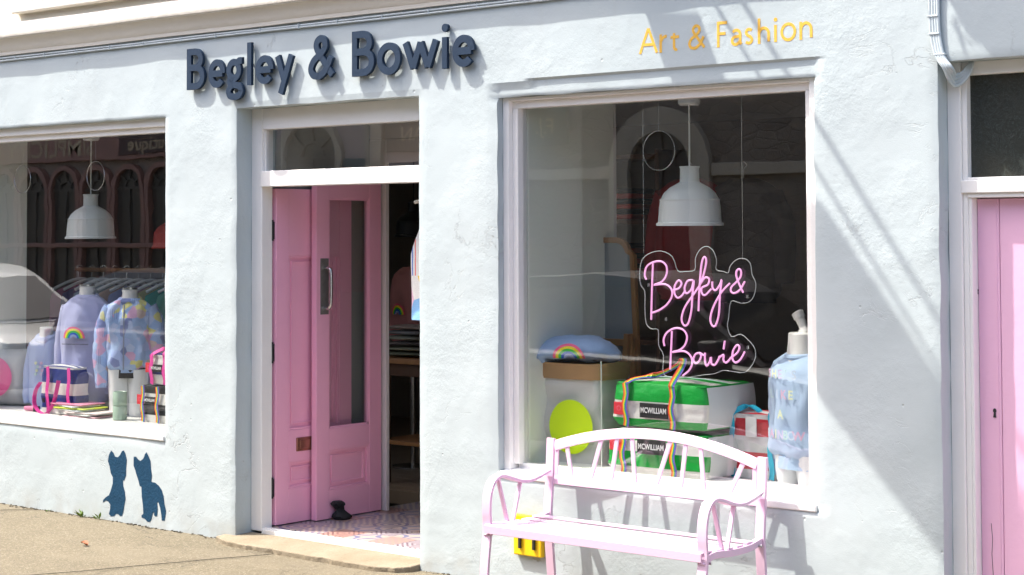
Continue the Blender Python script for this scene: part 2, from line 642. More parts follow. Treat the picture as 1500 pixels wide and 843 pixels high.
def letter(ch, name, x0, x1, z0, z1, sw, fn, w0, w1, material, parent, dot=None, step=.0006):
    mb = MB()
    h = sw / 2
    for k, st in enumerate(GLYPH[ch]):
        path = [((x0 + h) + p[0] * (x1 - x0 - sw), (z0 + h) + p[1] * (z1 - z0 - sw)) for p in st]
        if ch in 'Bl' and k == 0 or ch in 'ihnrFA' and k < (2 if ch == 'A' else 1):
            path = [((x0 + h) + p[0] * (x1 - x0 - sw), z0 + p[1] * (z1 - z0)) for p in st]
        stroke(mb, path, sw, fn, w0 - step * k, w1)
    if dot:
        mb.prism(arc(dot[0], dot[1], dot[2], dot[2], 0, 345, 23), fn, w0, w1)
    return mb.build(name, material, parent, recalc=True)


def text_mesh(s, size=1.0, bold=0.0):
    c = bpy.data.curves.new('t', 'FONT')
    c.body = s
    c.size = size
    c.offset = bold
    c.align_x = 'CENTER'
    c.align_y = 'CENTER'
    c.resolution_u = 3
    o = bpy.data.objects.new('t', c)
    COL.objects.link(o)
    dg = bpy.context.evaluated_depsgraph_get()
    me = o.evaluated_get(dg).to_mesh()
    V = [v.co.copy() for v in me.vertices]
    F = [tuple(p.vertices) for p in me.polygons]
    o.evaluated_get(dg).to_mesh_clear()
    bpy.data.objects.remove(o)
    bpy.data.curves.remove(c)
    return V, F


def text(name, s, size, fn, material, parent, bold=0.0, local=False, sx=1.0):
    V, F = text_mesh(s, size, bold)
    mb = MB()
    mb.add([fn(v.x * sx, v.y) for v in V], F)
    return mb.build(name, material, parent, local=local, recalc=False)


# ================================================================== THE SHOP BUILDING
shop = thing('shop_building', 'pale blue rendered shopfront with pink doors and two display windows', 'building')
ZT = 2.905
OPEN = [(-4.17, -1.88, .515, 2.425), (-1.253, .168, -1, 2.446), (.70, 2.510, .52, 2.405), (3.095, 4.35, -1, 2.43)]


def wall_y(x, z):
    return .0045 * noise.noise(Vector((x * 1.9, z * 1.9, 3.1))) + .0022 * noise.noise(Vector((x * 5.5, z * 5.5, 9.7)))


def build_wall():
    xs = set(round(-7.5 + .035 * i, 4) for i in range(int(13 / .035) + 1))
    zs = set(round(.035 * i, 4) for i in range(int(ZT / .035) + 1)) | {-.08, ZT, 2.478, 2.490}
    ex, ez = set(), {2.478, 2.490, -.08, ZT}
    for a, b, c, d in OPEN:
        ex |= {a, b}
        ez |= {c, d}
    xs = sorted([x for x in xs if all(abs(x - e) > .014 for e in ex)] + list(ex))
    zs = sorted([z for z in zs if all(abs(z - e) > .007 for e in ez if e != z)] + [e for e in ez if e >= -.1])
    inside = lambda x, z: any(a < x < b and c < z < d for a, b, c, d in OPEN)
    mb = MB()
    idx = {}

    def vert(i, k, back=False):
        key = (i, k, back)
        if key not in idx:
            x, z = xs[i], zs[k]
            y = wall_y(x, z)
            # plaster sunk in a shallow band over the big window
            if .70 <= x <= 2.51 and 2.40 <= z <= 2.60:
                top = 2.455 if x < .93 else 2.484 - .010 * noise.noise(Vector((x * 3, 0, 0)))
                if z < top:
                    y += .013
            dx = dz = 0
            on = any((abs(x - a) < 1e-6 or abs(x - b) < 1e-6) and c - 1e-6 <= z <= d + 1e-6 or (abs(z - c) < 1e-6 or abs(z - d) < 1e-6) and a - 1e-6 <= x <= b + 1e-6 for a, b, c, d in OPEN)
            if on:
                dx = .005 * noise.noise(Vector((z * 7, x * 3, 1)))
                dz = .004 * noise.noise(Vector((x * 5, z * 3, 4)))
                if not back:
                    y += .004
            idx[key] = mb.add([(x + dx, .30 if back else y, z + dz)], [])
        return idx[key]
    for i in range(len(xs) - 1):
        for k in range(len(zs) - 1):
            xm, zm = (xs[i] + xs[i + 1]) / 2, (zs[k] + zs[k + 1]) / 2
            if inside(xm, zm):
                continue
            mb.f.append((vert(i, k), vert(i + 1, k), vert(i + 1, k + 1), vert(i, k + 1)))
            # reveals
            if i + 1 < len(xs) - 1 and inside((xs[i + 1] + xs[i + 2]) / 2, zm):
                mb.f.append((vert(i + 1, k), vert(i + 1, k, True), vert(i + 1, k + 1, True), vert(i + 1, k + 1)))
            if i > 0 and inside((xs[i - 1] + xs[i]) / 2, zm):
                mb.f.append((vert(i, k), vert(i, k + 1), vert(i, k + 1, True), vert(i, k, True)))
            if k + 1 < len(zs) - 1 and inside(xm, (zs[k + 1] + zs[k + 2]) / 2):
                mb.f.append((vert(i, k + 1), vert(i + 1, k + 1), vert(i + 1, k + 1, True), vert(i, k + 1, True)))
            if k > 0 and inside(xm, (zs[k - 1] + zs[k]) / 2):
                mb.f.append((vert(i, k), vert(i, k, True), vert(i + 1, k, True), vert(i + 1, k)))
    return mb.build('wall', WALLM, shop, smooth=True, ang=50, recalc=False)


build_wall()

# cornice: moulded profile run along the front
prof = [(.02, 2.897), (-.022, 2.897), (-.024, 2.918), (-.034, 2.928), (-.040, 2.945), (-.058, 2.975), (-.084, 2.995), (-.092, 2.998), (-.092, 3.003), (-.100, 3.005),
        (-.104, 3.018), (-.102, 3.034), (-.094, 3.040), (-.062, 3.046), (-.055, 3.060), (-.050, 3.085), (-.030, 3.105), (.02, 3.112)]
mb = MB()
xs = [-7.5 + i * .25 for i in range(53)]
rings = []
for x in xs:
    dz = .004 * noise.noise(Vector((x * 1.3, 0, 5)))
    rings.append([(x, y * .82 if y < 0 else y, z + dz) for y, z in prof])
n = len(prof)
for r in rings:
    mb.add(r, [])
for i in range(len(xs) - 1):
    for j in range(n - 1):
        mb.f.append((i * n + j, (i + 1) * n + j, (i + 1) * n + j + 1, i * n + j + 1))
mb.build('cornice', CREAMW, shop, smooth=True, ang=30)
bx('upper_wall', mat('cream_upper_render', (.66, .61, .50), .8, .006, 14, .06, 3), shop, -7.5, 5.5, .003, .3, 3.0, 6.6, 0)
# stone sills and windows of the upper floor, just above the picture
for xc in (-2.35, .9, 4.0):
    s_ = MB().hexa([(xc - 1.02, -.052, 3.155), (xc + 1.02, -.052, 3.155), (xc + 1.02, .02, 3.155), (xc - 1.02, .02, 3.155),
                    (xc - 1.02, -.052, 3.25), (xc + 1.02, -.052, 3.25), (xc + 1.02, .02, 3.28), (xc - 1.02, .02, 3.28)]).build('upper_sill', CREAMW, shop, bevel=.008)
    f_ = MB()
    for a, b, c, d in ((-.62, -.55, 3.28, 4.9), (.55, .62, 3.28, 4.9), (-.55, .55, 4.83, 4.9), (-.55, .55, 3.28, 3.36), (-.55, .55, 4.05, 4.12)):
        f_.box(xc + a, xc + b, -.03, .02, c, d)
    wf = f_.build('upper_window', WHITE, shop)
    bx('pane', mat('dark_upper_glass', (.03, .035, .04), .1), wf, xc - .55, xc + .55, -.012, -.006, 3.36, 4.83, 0)
bx('gable_end', WALLM, shop, -7.5, -7.3, .305, 5.2, -.05, 6.6, 0)

# ---------------------------------------------------------------- interior shell
IN = mat('shop_timber_floor', (.26, .20, .145), .55, .001, 20, .2, 6)
fl = MB()
nb = 0
interior = bx('interior_floor', IN, shop, -6.8, 5.3, 1.72, 5.2, -.03, .056, 0)
for j in range(24):
    bx('floor_board', IN, interior, -3.2, 2.2, 1.73 + j * .14, 1.865 + j * .14, .056, .062, .002)
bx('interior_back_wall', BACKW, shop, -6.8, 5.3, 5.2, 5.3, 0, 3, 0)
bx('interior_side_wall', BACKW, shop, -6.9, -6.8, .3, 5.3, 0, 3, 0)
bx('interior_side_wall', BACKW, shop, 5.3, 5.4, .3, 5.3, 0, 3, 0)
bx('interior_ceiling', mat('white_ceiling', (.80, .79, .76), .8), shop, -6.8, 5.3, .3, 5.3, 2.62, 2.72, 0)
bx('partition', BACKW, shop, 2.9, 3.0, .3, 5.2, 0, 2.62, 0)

# ---------------------------------------------------------------- shop windows
def shop_window(x0, x1, z0, z1, y0, frame, gy, glass, top, left_steps=True):
    """opening x0..x1, z0..z1; frame face at y0, glass at gy; frame widths (left, right, top, bottom)"""
    l, r, t, b = frame
    gx0, gx1, gz0, gz1 = x0 + l, x1 - r, z0 + b, z1 - t
    f = MB()
    f.box(x0, gx0 - .035, y0, gy + .03, z0, z1)
    f.box(gx1 + .035, x1, y0, gy + .03, z0, z1)
    f.box(gx0 - .035, gx1 + .035, y0 + .002, gy + .03, gz1 + .035, z1)
    wf = f.build('window_frame', WHITE, shop, bevel=.004)
    m = MB()
    m.box(gx0 - .035, gx0, y0 + .028, gy + .028, gz0, gz1)
    m.box(gx1, gx1 + .035, y0 + .028, gy + .028, gz0, gz1)
    m.box(gx0 - .035, gx1 + .035, y0 + .030, gy + .028, gz1, gz1 + .035)
    m.build('glazing_bead', WHITE, wf, bevel=.003)
    bx('pane', glass, wf, gx0, gx1, gy, gy + .005, gz0, gz1, 0)
    # sloping sill
    s = MB()
    s.hexa([(x0 + .004, -.006, z0 - .002), (x1 - .004, -.006, z0 - .002), (x1 - .004, .3, z0 - .002), (x0 + .004, .3, z0 - .002),
            (x0 + .004, -.006, z0 + .030), (x1 - .004, -.006, z0 + .030), (x1 - .004, .3, gz0), (x0 + .004, .3, gz0)])
    s.build('window_sill', SILLW, wf, bevel=.006)
    s2 = MB().box(gx0 - .03, gx1 + .03, gy - .012, gy + .03, z0 + .032, gz0 + .004)
    s2.build('bottom_bead', SILLW, wf, bevel=.004)
    return gx0, gx1, gz0, gz1


GZ = shop_window(-4.17, -1.88, .515, 2.425, .045, (.075, .075, .085, .058), .115, GLASS, 0)
shop_window(.70, 2.510, .52, 2.405, .045, (.075, .085, .054, .062), .115, GLASS, 0)
# display platforms and the white returns beside them
for a, b in ((-4.15, -1.6), (.72, 2.88)):
    bx('display_platform', mat('white_display_floor', (.72, .71, .69), .5, .001, 30, .04, 4), shop, a, b, .151, 1.15, .05, .571, .003)
bx('display_partition', RETW, shop, .655, .772, .152, .60, .573, 2.6, .002)
bx('display_partition', RETW, shop, -4.18, -4.09, .152, .58, .573, 2.6, .002)

# ---------------------------------------------------------------- entrance: frame, doors, porch
JX0, JX1 = -1.253, .168
df = MB()
df.box(JX0, -1.165, .118, .20, .045, 2.446)
df.box(.085, JX1, .118, .20, .045, 2.446)
df.box(-1.165, .085, .120, .20, 2.325, 2.446)
df.box(-1.165, .085, .105, .20, 1.998, 2.088)
dfo = df.build('door_frame', WHITE, shop, bevel=.004)
for a, b in ((-1.165, -1.150), (.07, .085)):
    bx('glazing_bead', WHITE, dfo, a, b, .135, .19, 2.088, 2.325)
bx('transom_pane', GLASS, dfo, -1.15, .07, .155, .160, 2.088, 2.325, 0)
# porch shell
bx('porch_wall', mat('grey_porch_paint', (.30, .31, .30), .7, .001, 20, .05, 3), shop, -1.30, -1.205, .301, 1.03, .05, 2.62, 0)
bx('porch_ceiling', BLOTCH, shop, -1.205, .60, .301, 1.03, 2.50, 2.60, 0)
bx('porch_wall', RETW, shop, .60, .655, .301, 1.03, .05, 2.62, 0)
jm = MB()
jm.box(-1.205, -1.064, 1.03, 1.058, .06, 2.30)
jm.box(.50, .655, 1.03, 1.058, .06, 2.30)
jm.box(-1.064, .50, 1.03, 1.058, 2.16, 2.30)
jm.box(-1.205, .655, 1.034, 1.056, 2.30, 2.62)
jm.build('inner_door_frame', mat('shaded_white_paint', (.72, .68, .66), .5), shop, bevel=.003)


def side_leaf(name, X, th, Y0, Y1, z0, z1, rails, stiles, parent, material, panels, face_gap=.020):
    """door leaf standing square to the street: face looks to +x at x=X. rails: list of (z0,z1), stiles: (Y,Y) pairs"""
    mb = MB()
    for a, b in stiles:
        mb.box(X - th, X, a, b, z0, z1)
    for a, b in rails:
        for (s0, s1), (t0, t1) in zip(stiles, stiles[1:]):
            mb.box(X - th, X - .0008, s1, t0, a, b)
    leaf = mb.build(name, material, parent, bevel=.0025)
    for (a, b, c, d) in panels:
        p = MB()
        p.box(X - th + .008, X - face_gap, a, b, c, d)
        pn = p.build('panel', material, leaf, bevel=.001)
        q = MB()
        for g0, g1, k in ((.0, .013, .005), (.032, .042, .012)):
            for (e, f_, g, h) in ((a + g0, a + g1, c + g0, d - g0), (b - g1, b - g0, c + g0, d - g0), (a + g1, b - g1, c + g0, c + g1), (a + g1, b - g1, d - g1, d - g0)):
                q.box(X - th + .01, X - k, e, f_, g, h)
        q.build('panel_moulding', material, leaf, bevel=.002)
    return leaf


X1 = -1.150
Y_ = lambda px_, X: ptx(px_, 500, X).y
Z_ = lambda py_, px_, X: ptx(px_, py_, X).z
ya, yb = Y_(399, X1 - .03), Y_(515, X1)
pa = Y_(423, X1)
pb = yb - (pa - ya)
zs_ = [Z_(631, 424, X1), Z_(375, 424, X1), Z_(716, 424, X1), Z_(677, 424, X1)]
leaf1 = side_leaf('entrance_door', X1, .045, ya, yb, .068, 1.990, [(.068, zs_[2]), (zs_[3], zs_[0]), (zs_[1], 1.990)],
                  [(ya, pa), (pb, yb)], shop, PINK, [(pa, pb, zs_[0], zs_[1]), (pa, pb, zs_[2], zs_[3])])
lb = MB().box(X1 - .004, X1 + .007, Y_(434, X1), Y_(434, X1) + .22, Z_(661, 440, X1), Z_(641, 440, X1))
lb.build('letter_box', BRASS, leaf1, bevel=.004)
lb = MB().box(X1 + .008, X1 + .013, Y_(434, X1) + .02, Y_(434, X1) + .20, Z_(661, 440, X1) + .016, Z_(641, 440, X1) - .016)
lb.build('letter_flap', BRASS, leaf1, bevel=.003)
for zz in (.28, 1.05, 1.75):
    hg = MB().tube([(X1 - .020, ya - .012, zz - .06), (X1 - .020, ya - .012, zz + .06)], .009, 10)
    hg.box(X1 - .044, X1 - .012, ya - .006, ya - .0005, zz - .05, zz + .05)
    hg.build('hinge', DARKM, leaf1, smooth=True)
hp = [(X1 + .002, Y_(462, X1), 1.12), (X1 + .045, Y_(462, X1), 1.12), (X1 + .045, Y_(462, X1), .98), (X1 + .002, Y_(462, X1), .98)]
MB().tube(cat_rom(hp, 5), .009, 10).build('pull_handle', STEEL, leaf1, smooth=True)

X2 = -1.088
ya, yb = Y_(463.5, X2), Y_(558.5, X2)
pa, pb = Y_(482, X2), Y_(541, X2)
g0, g1 = Z_(628, 482, X2), Z_(291, 482, X2)
q0, q1 = Z_(718, 482, X2), Z_(660, 482, X2)
leaf2 = side_leaf('inner_door', X2, .042, ya, yb, .068, 2.10, [(.068, q0), (q1, g0), (g1, 2.10)], [(ya, pa), (pb, yb)], shop, PINK, [(pa, pb, q0, q1)])
bx('pane', GLASS, leaf2, X2 - .024, X2 - .020, pa, pb, g0, g1, 0)
hb = MB()
for (e, f_, g, h) in ((pa, pa + .010, g0, g1), (pb - .010, pb, g0, g1), (pa, pb, g0, g0 + .010), (pa, pb, g1 - .010, g1)):
    hb.box(X2 - .018, X2 - .006, e, f_, g, h)
hb.build('glazing_bead', PINK, leaf2)
hz0, hz1 = Z_(461, 474, X2), Z_(379, 474, X2)
hy0, hy1 = Y_(469, X2), Y_(481, X2)
bx('handle_plate', mat('worn_steel_plate', (.26, .25, .24), .45, .001, 50, .3, 25, .5), leaf2, X2 + .0005, X2 + .003, hy0, hy1, hz0, hz1, .001)
yc = (hy0 + hy1) / 2
MB().tube(cat_rom([(X2 + .002, yc, hz1 - .055), (X2 + .040, yc, hz1 - .058), (X2 + .055, yc, hz1 - .085), (X2 + .055, yc, hz0 + .085), (X2 + .040, yc, hz0 + .040), (X2 + .002, yc, hz0 + .036)], 6), .0105, 12).build('pull_handle', STEEL, leaf2, smooth=True)

# porch floor of patterned tiles
def tile_mat(i, ca, cb, kind):
    g = NB('patterned_tile_%d' % i)
    v = g.co((1, 1, 1), 'Object')
    x, y, z = g.sep(v)
    if kind == 0:
        r = g.math('POWER', g.math('ADD', g.math('POWER', x, 2), g.math('POWER', y, 2)), .5)
        k = g.math('GREATER_THAN', g.math('SINE', g.math('MULTIPLY', r, 150)), .1)
    elif kind == 1:
        k = g.math('GREATER_THAN', g.math('MULTIPLY', g.math('SINE', g.math('MULTIPLY', x, 125)), g.math('SINE', g.math('MULTIPLY', y, 125))), .12)
    elif kind == 2:
        k = g.math('GREATER_THAN', g.math('SINE', g.math('MULTIPLY', g.math('ADD', g.math('ABSOLUTE', x), g.math('ABSOLUTE', y)), 170)), .25)
    else:
        k = g.math('LESS_THAN', g.math('ABSOLUTE', g.math('SUBTRACT', g.math('MULTIPLY', g.math('ABSOLUTE', x), g.math('ABSOLUTE', y)), .0016)), .0008)
    c = g.mix(g.math('MULTIPLY', k, .85), ca, cb)
    c = g.mix(g.math('MULTIPLY', g.noise(g.co(), 9, 4), .35), c, (.40, .34, .30))
    return g.out(c, .3, g.bump(g.noise(g.co(), 40, 2), .0004))


TM = [tile_mat(0, (.46, .38, .32), (.06, .06, .20), 0), tile_mat(1, (.52, .43, .36), (.08, .08, .24), 1), tile_mat(2, (.44, .25, .20), (.14, .04, .05), 2),
      tile_mat(3, (.50, .40, .36), (.05, .10, .28), 3), tile_mat(4, (.48, .27, .22), (.28, .22, .24), 1), tile_mat(5, (.42, .38, .42), (.11, .05, .09), 2)]
pf = bx('porch_floor', mat('tile_grout', (.30, .28, .25), .9), shop, -1.20, .60, .20, 1.72, -.03, .056, 0)
TS = .19
tme = []
for m_ in TM:
    o = MB().box(-TS / 2 + .0015, TS / 2 - .0015, -TS / 2 + .0015, TS / 2 - .0015, 0, .006).build('tile', m_, pf)
    tme.append(o.data)
    bpy.data.objects.remove(o)
for i in range(9):
    for j in range(8):
        o = bpy.data.objects.new('tile', tme[(i * 7 + j * 5 + (i * j) % 4) % 6])
        COL.objects.link(o)
        o.parent = pf
        o.location = (-1.2 + TS * (i + .5) + .04, .2 + TS * (j + .5), .056 + random.uniform(0, .0012))
        o.rotation_euler = (0, 0, pi / 2 * ((i + j * 3) % 4))
th = MB()
th.box(-1.165, .085, .118, .199, .030, .058)
th.box(-1.165, .085, .135, .150, .058, .066)
th.build('threshold', mat('worn_white_sill', (.78, .77, .74), .55, .002, 40, .06, 10), shop, bevel=.003)
# doorstep slab, edge broken
mb = MB()
front = [(-1.335, -.075), (-1.20, -.125), (-1.0, -.14), (-.8, -.132), (-.6, -.15), (-.4, -.142), (-.2, -.155), (0, -.15), (.11, -.125), (.166, -.06)]
fr = []
for a, b in zip(front, front[1:]):
    for k in range(5):
        t = k / 5
        fr.append((a[0] + (b[0] - a[0]) * t + .0, a[1] + (b[1] - a[1]) * t + random.uniform(-.006, .006)))
fr.append(front[-1])
poly = [(x, y) for x, y in fr] + [(.166, .117), (-1.251, .117), (-1.251, .004), (-1.335, .002)]
mb.prism(poly, lambda u, v, w_: (u, v, w_ + (.014 * (v + .15) / .26 if w_ > 0 else 0)), -.05, .022)
step_m = NB('doorstep_concrete')
c_ = step_m.co()
base_ = step_m.ramp(step_m.noise(c_, 5, 6), [(.3, (.20, .16, .10)), (.7, (.28, .235, .165))])
base_ = step_m.mix(step_m.ramp(step_m.noise(c_, 130, 3), [(.55, (0, 0, 0)), (.72, (.7, .7, .7))]), base_, (.11, .085, .055))
step_m.out(base_, .85, step_m.bump(step_m.noise(c_, 45, 6), .007))
mb.build('doorstep', step_m.m, shop, bevel=.006)

# ---------------------------------------------------------------- side door at the right
DY = .115
sf = MB()
sf.box(3.095, 3.155, .088, .17, 0, 2.43)
sf.box(3.155, 3.178, .100, .17, 0, 2.43)
sf.box(3.178, 4.30, .092, .17, 2.375, 2.43)
sf.box(3.155, 4.30, .084, .17, 1.885, 1.938)
sf.box(4.28, 4.35, .088, .17, 0, 2.43)
sfo = sf.build('side_door_frame', WHITE, shop, bevel=.004)
mm = MB()
mm.box(3.178, 4.28, .096, .19, 1.866, 1.885)
mm.box(3.178, 4.28, .096, .16, 1.938, 1.950)
mm.box(3.178, 3.192, .104, .19, 0.03, 1.866)
mm.build('frame_moulding', WHITE, sfo, bevel=.003)
fg = NB('old_obscured_glass')
v_ = fg.co()
ln = fg.ramp(fg.noise(v_, 16, 8, .7, 3.0), [(.485, (0, 0, 0)), (.5, (1, 1, 1)), (.515, (0, 0, 0))])
cb = fg.mix(fg.math('MULTIPLY', ln, .22), (.030, .034, .030), (.18, .25, .25))
cb = fg.mix(fg.ramp(fg.noise(v_, 3, 4), [(.4, (0, 0, 0)), (.7, (.8, .8, .8))]), cb, (.055, .052, .040))
fg.out(cb, .22, fg.bump(fg.noise(v_, 26, 2, .5, 1.5), .0022))
bx('obscured_pane', fg.m, sfo, 3.178, 4.28, .135, .140, 1.95, 2.375, 0)
sd = MB().box(3.192, 4.275, .172, .195, .03, 1.862)
sdo = sd.build('side_door', PINK2, shop)
xb = 3.193
k = 0
while xb < 4.26:
    wdt = (.098, .135, .128, .140, .130)[k % 5]
    p_ = MB().box(xb, xb + wdt - .0018, .152 + .0015 * (k % 2), .1715, .03, 1.862)
    p_.build('plank', PINK2, sdo, bevel=.003)
    bd_ = MB().box(xb + wdt - .017, xb + wdt - .012, .1495, .154, .04, 1.858)
    bd_.build('plank_bead', PINK2, sdo, bevel=.002)
    xb += wdt
    k += 1
kp = pt(1457, 604, .15)
kh = MB().prism(arc(kp.x, kp.z + .006, .007, .009, -60, 240, 14) + [(kp.x - .006, kp.z - .022), (kp.x + .006, kp.z - .022)], lambda u, v, w_: (u, w_, v), .1485, .1515)
kh.build('keyhole', DARKM, sdo)
kp = pt(1432, 427, .15)
MB().prism(arc(kp.x, kp.z + .004, .004, .005, -60, 240, 10) + [(kp.x - .003, kp.z - .012), (kp.x + .003, kp.z - .012)], lambda u, v, w_: (u, w_, v), .1485, .1515).build('keyhole', DARKM, sdo)
cr = [pt(1452, 767, .1515), pt(1454, 790, .1515), pt(1453, 812, .1515), pt(1455, 843, .1515)]
MB().tube([(p.x, .1515, p.z) for p in cr], .0012, 6).build('split', DARKM, sdo)

# ================================================================== SIGNS ON THE WALL
sign = thing('shop_sign', 'raised navy blue lettering reading Begley & Bowie above the door', 'sign', pt(480, 100))
ZO = (250, 20, 3.1915)


def zpx(x, y, o):
    return o[0] + x / o[2], o[1] + y / o[2]


LY = -.034
LT = [('B', 75, 165, 163, 355), ('e', 176, 260, 214, 348), ('g', 256, 350, 204, 405), ('l', 357, 383, 135, 335), ('e', 396, 486, 195, 330), ('y', 487, 580, 180, 390),
      ('&', 641, 772, 100, 308), ('B', 847, 958, 80, 292), ('o', 964, 1080, 135, 287), ('w', 1083, 1258, 113, 270), ('i', 1268, 1298, 110, 258), ('e', 1316, 1426, 99, 250)]
for ch, a, b, c, d in LT:
    xm, zm = (a + b) / 2, (c + d) / 2
    P0 = pt(*zpx(a, zm, ZO), LY)
    P1 = pt(*zpx(b - 7, zm, ZO), LY)
    Pb = pt(*zpx(xm, d, ZO), LY)
    Pt = pt(*zpx(xm, c, ZO), LY)
    fn = lambda u, v, w_: (u, w_, v)
    dot = None
    if ch == 'i':
        D_ = pt(*zpx(1281, 67, ZO), LY)
        dot = (D_.x, D_.z, .021)
    nm = 'ampersand' if ch == '&' else 'letter'
    lo_ = letter(ch, nm, P0.x, P1.x, Pb.z, Pt.z, .038 if ch not in 'li' else P1.x - P0.x, fn, LY, LY + .019, NAVY, sign, dot)
    cx_, cz_ = (P0.x + P1.x) / 2, (Pb.z + Pt.z) / 2
    g = GLYPH[ch][0]
    for q in ((P0.x + .016, Pb.z + (Pt.z - Pb.z) * .5),) if ch not in 'wy&' else ((P0.x + (P1.x - P0.x) * .55, Pb.z + (Pt.z - Pb.z) * .48),):
        MB().tube([(q[0], LY + .015, q[1]), (q[0], .006, q[1])], .005, 8).build('stand_off', STEEL, lo_)
    if dot:
        MB().tube([(dot[0], LY + .015, dot[1]), (dot[0], .006, dot[1])], .005, 8).build('stand_off', STEEL, lo_)

art = thing('painted_sign', 'gold painted lettering reading Art & Fashion over the right display window', 'sign', pt(1060, 60))
ZO2 = (900, 0, 4.6875)
AT = [('A', 168, 300, 197, 368), ('r', 310, 375, 236, 362), ('t', 395, 446, 218, 352), ('&', 506, 628, 168, 341), ('F', 705, 783, 148, 325), ('a', 800, 882, 198, 318),
      ('s', 894, 956, 192, 308), ('h', 985, 1068, 125, 300), ('i', 1098, 1114, 172, 290), ('o', 1140, 1248, 155, 285), ('n', 1270, 1360, 148, 272)]


def on_wall(u, v, w_):
    return (u, wall_y(u, v) + w_, v)


for ch, a, b, c, d in AT:
    xm, zm = (a + b) / 2, (c + d) / 2
    P0, P1, Pb, Pt = pt(*zpx(a, zm, ZO2)), pt(*zpx(b, zm, ZO2)), pt(*zpx(xm, d, ZO2)), pt(*zpx(xm, c, ZO2))
    dot = None
    if ch == 'i':
        D_ = pt(*zpx(1106, 136, ZO2))
        dot = (D_.x, D_.z, .009)
    letter(ch, 'ampersand' if ch == '&' else 'letter', P0.x, P1.x, Pb.z, Pt.z, .0135, on_wall, -.0011, .001, GOLD, art, dot, .0002)

# stencilled cats
def flat_on_wall(name, px_pts, label, material):
    P = [pt(*p) for p in px_pts]
    bm = bmesh.new()
    V2 = [Vector((p.x, p.z)) for p in P]
    n0 = len(V2)
    x0, x1 = min(v.x for v in V2), max(v.x for v in V2)
    z0, z1 = min(v.y for v in V2), max(v.y for v in V2)
    V2 += [Vector((x0 + .018 * i + .001, z0 + .018 * j + .001)) for i in range(int((x1 - x0) / .018) + 1) for j in range(int((z1 - z0) / .018) + 1)]
    ov, _, of, _, _, _ = delaunay_2d_cdt(V2, [], [list(range(n0))], 1, 1e-6)
    vs = [bm.verts.new((v.x, 0, v.y)) for v in ov]
    for f in of:
        bm.faces.new([vs[i] for i in f])
    for v in bm.verts:
        v.co.y = wall_y(v.co.x, v.co.z) - .0014
    bmesh.ops.recalc_face_normals(bm, faces=bm.faces)
    if sum(f.normal.y for f in bm.faces) > 0:
        bmesh.ops.reverse_faces(bm, faces=bm.faces)
    me = bpy.data.meshes.new(name)
    bm.to_mesh(me)
    bm.free()
    me.materials.append(material)
    o = bpy.data.objects.new(name, me)
    COL.objects.link(o)
    return tag(o, label, 'stencil', 'cats stencilled on the wall')


ZC = (0, 600, 3.47)
c1 = [(568, 208), (580, 222), (588, 240), (602, 243), (612, 232), (622, 212), (632, 208), (640, 225), (647, 258), (643, 300), (643, 335), (634, 360), (627, 362), (628, 385), (637, 420), (640, 455), (633, 490), (628, 520), (622, 540), (612, 543), (600, 532), (590, 530), (582, 542), (565, 544), (554, 532), (560, 510), (562, 485), (552, 468), (540, 462), (532, 468), (524, 474), (526, 460), (540, 446), (556, 436), (566, 410), (575, 375), (576, 345), (566, 325), (560, 290), (552, 262), (556, 232)]
c2 = [(682, 240), (694, 240), (705, 255), (716, 262), (730, 250), (738, 228), (745, 217), (755, 235), (766, 262), (768, 300), (773, 335), (770, 368), (790, 373), (808, 388), (822, 408), (832, 440), (836, 480), (845, 515), (842, 545), (838, 565), (824, 565), (822, 540), (815, 500), (805, 470), (800, 475), (803, 505), (801, 540), (795, 544), (786, 540), (784, 520), (778, 530), (772, 558), (764, 572), (750, 570), (738, 556), (722, 550), (720, 540), (730, 530), (728, 490), (722, 440), (720, 392), (712, 390), (705, 360), (695, 330), (690, 310), (681, 285)]
flat_on_wall('cat_stencil', [zpx(x, y, ZC) for x, y in c1], 'dark blue stencilled cat sitting upright, the left of the pair', CATB)
flat_on_wall('cat_stencil', [zpx(x, y, ZC) for x, y in c2], 'dark blue stencilled cat with hanging tail, the right of the pair', CATB)

# ================================================================== STREET
gm = MB()
gm.add([(-150, -150, -.17), (150, -150, -.17), (150, 150, -.17), (-150, 150, -.17)], [(0, 1, 2, 3)])
tag(gm.build('ground', mat('bare_ground', (.16, .14, .11), .9, .01, 3, .2, .5), recalc=False), 'bare ground under the street', kind='structure')
tag(bx('road', mat('asphalt', (.055, .055, .056), .85, .006, 120, .25, 3), None, -45, 35, -7.2, -2.35, -.165, -.11, 0), 'grey asphalt road in front of the shop', kind='structure')
mb = MB()
NX, NY = 200, 34
for j in range(NY + 1):
    for i in range(NX + 1):
        x = -14 + 22 * i / NX
        y = -2.2 + 2.22 * j / NY
        z = .004 * noise.noise(Vector((x * 1.4, y * 1.4, 0))) + .002 * noise.noise(Vector((x * 6, y * 6, 3)))
        if -1.5 < x < .3 and y > -.3:
            z -= .004
        mb.v.append((x, y, z - .012 * min(1, max(0, -y - .1))))
for j in range(NY):
    for i in range(NX):
        a = j * (NX + 1) + i
        mb.f.append((a, a + 1, a + NX + 2, a + NX + 1))
pv = tag(mb.build('pavement', PAVE, smooth=True, recalc=False), 'tan aggregate concrete pavement along the shop', kind='structure')
bx('pavement_edge', PAVE, pv, -14, 8, -2.2, -2.19, -.17, -.02, 0)
KERB = mat('granite_kerb', (.30, .29, .27), .8, .003, 60, .15, 20)
for i in range(24):
    bx('kerb_stone', KERB, pv, -14 + i * .92, -14 + i * .92 + .91, -2.35, -2.202, -.17, -.008, .01)
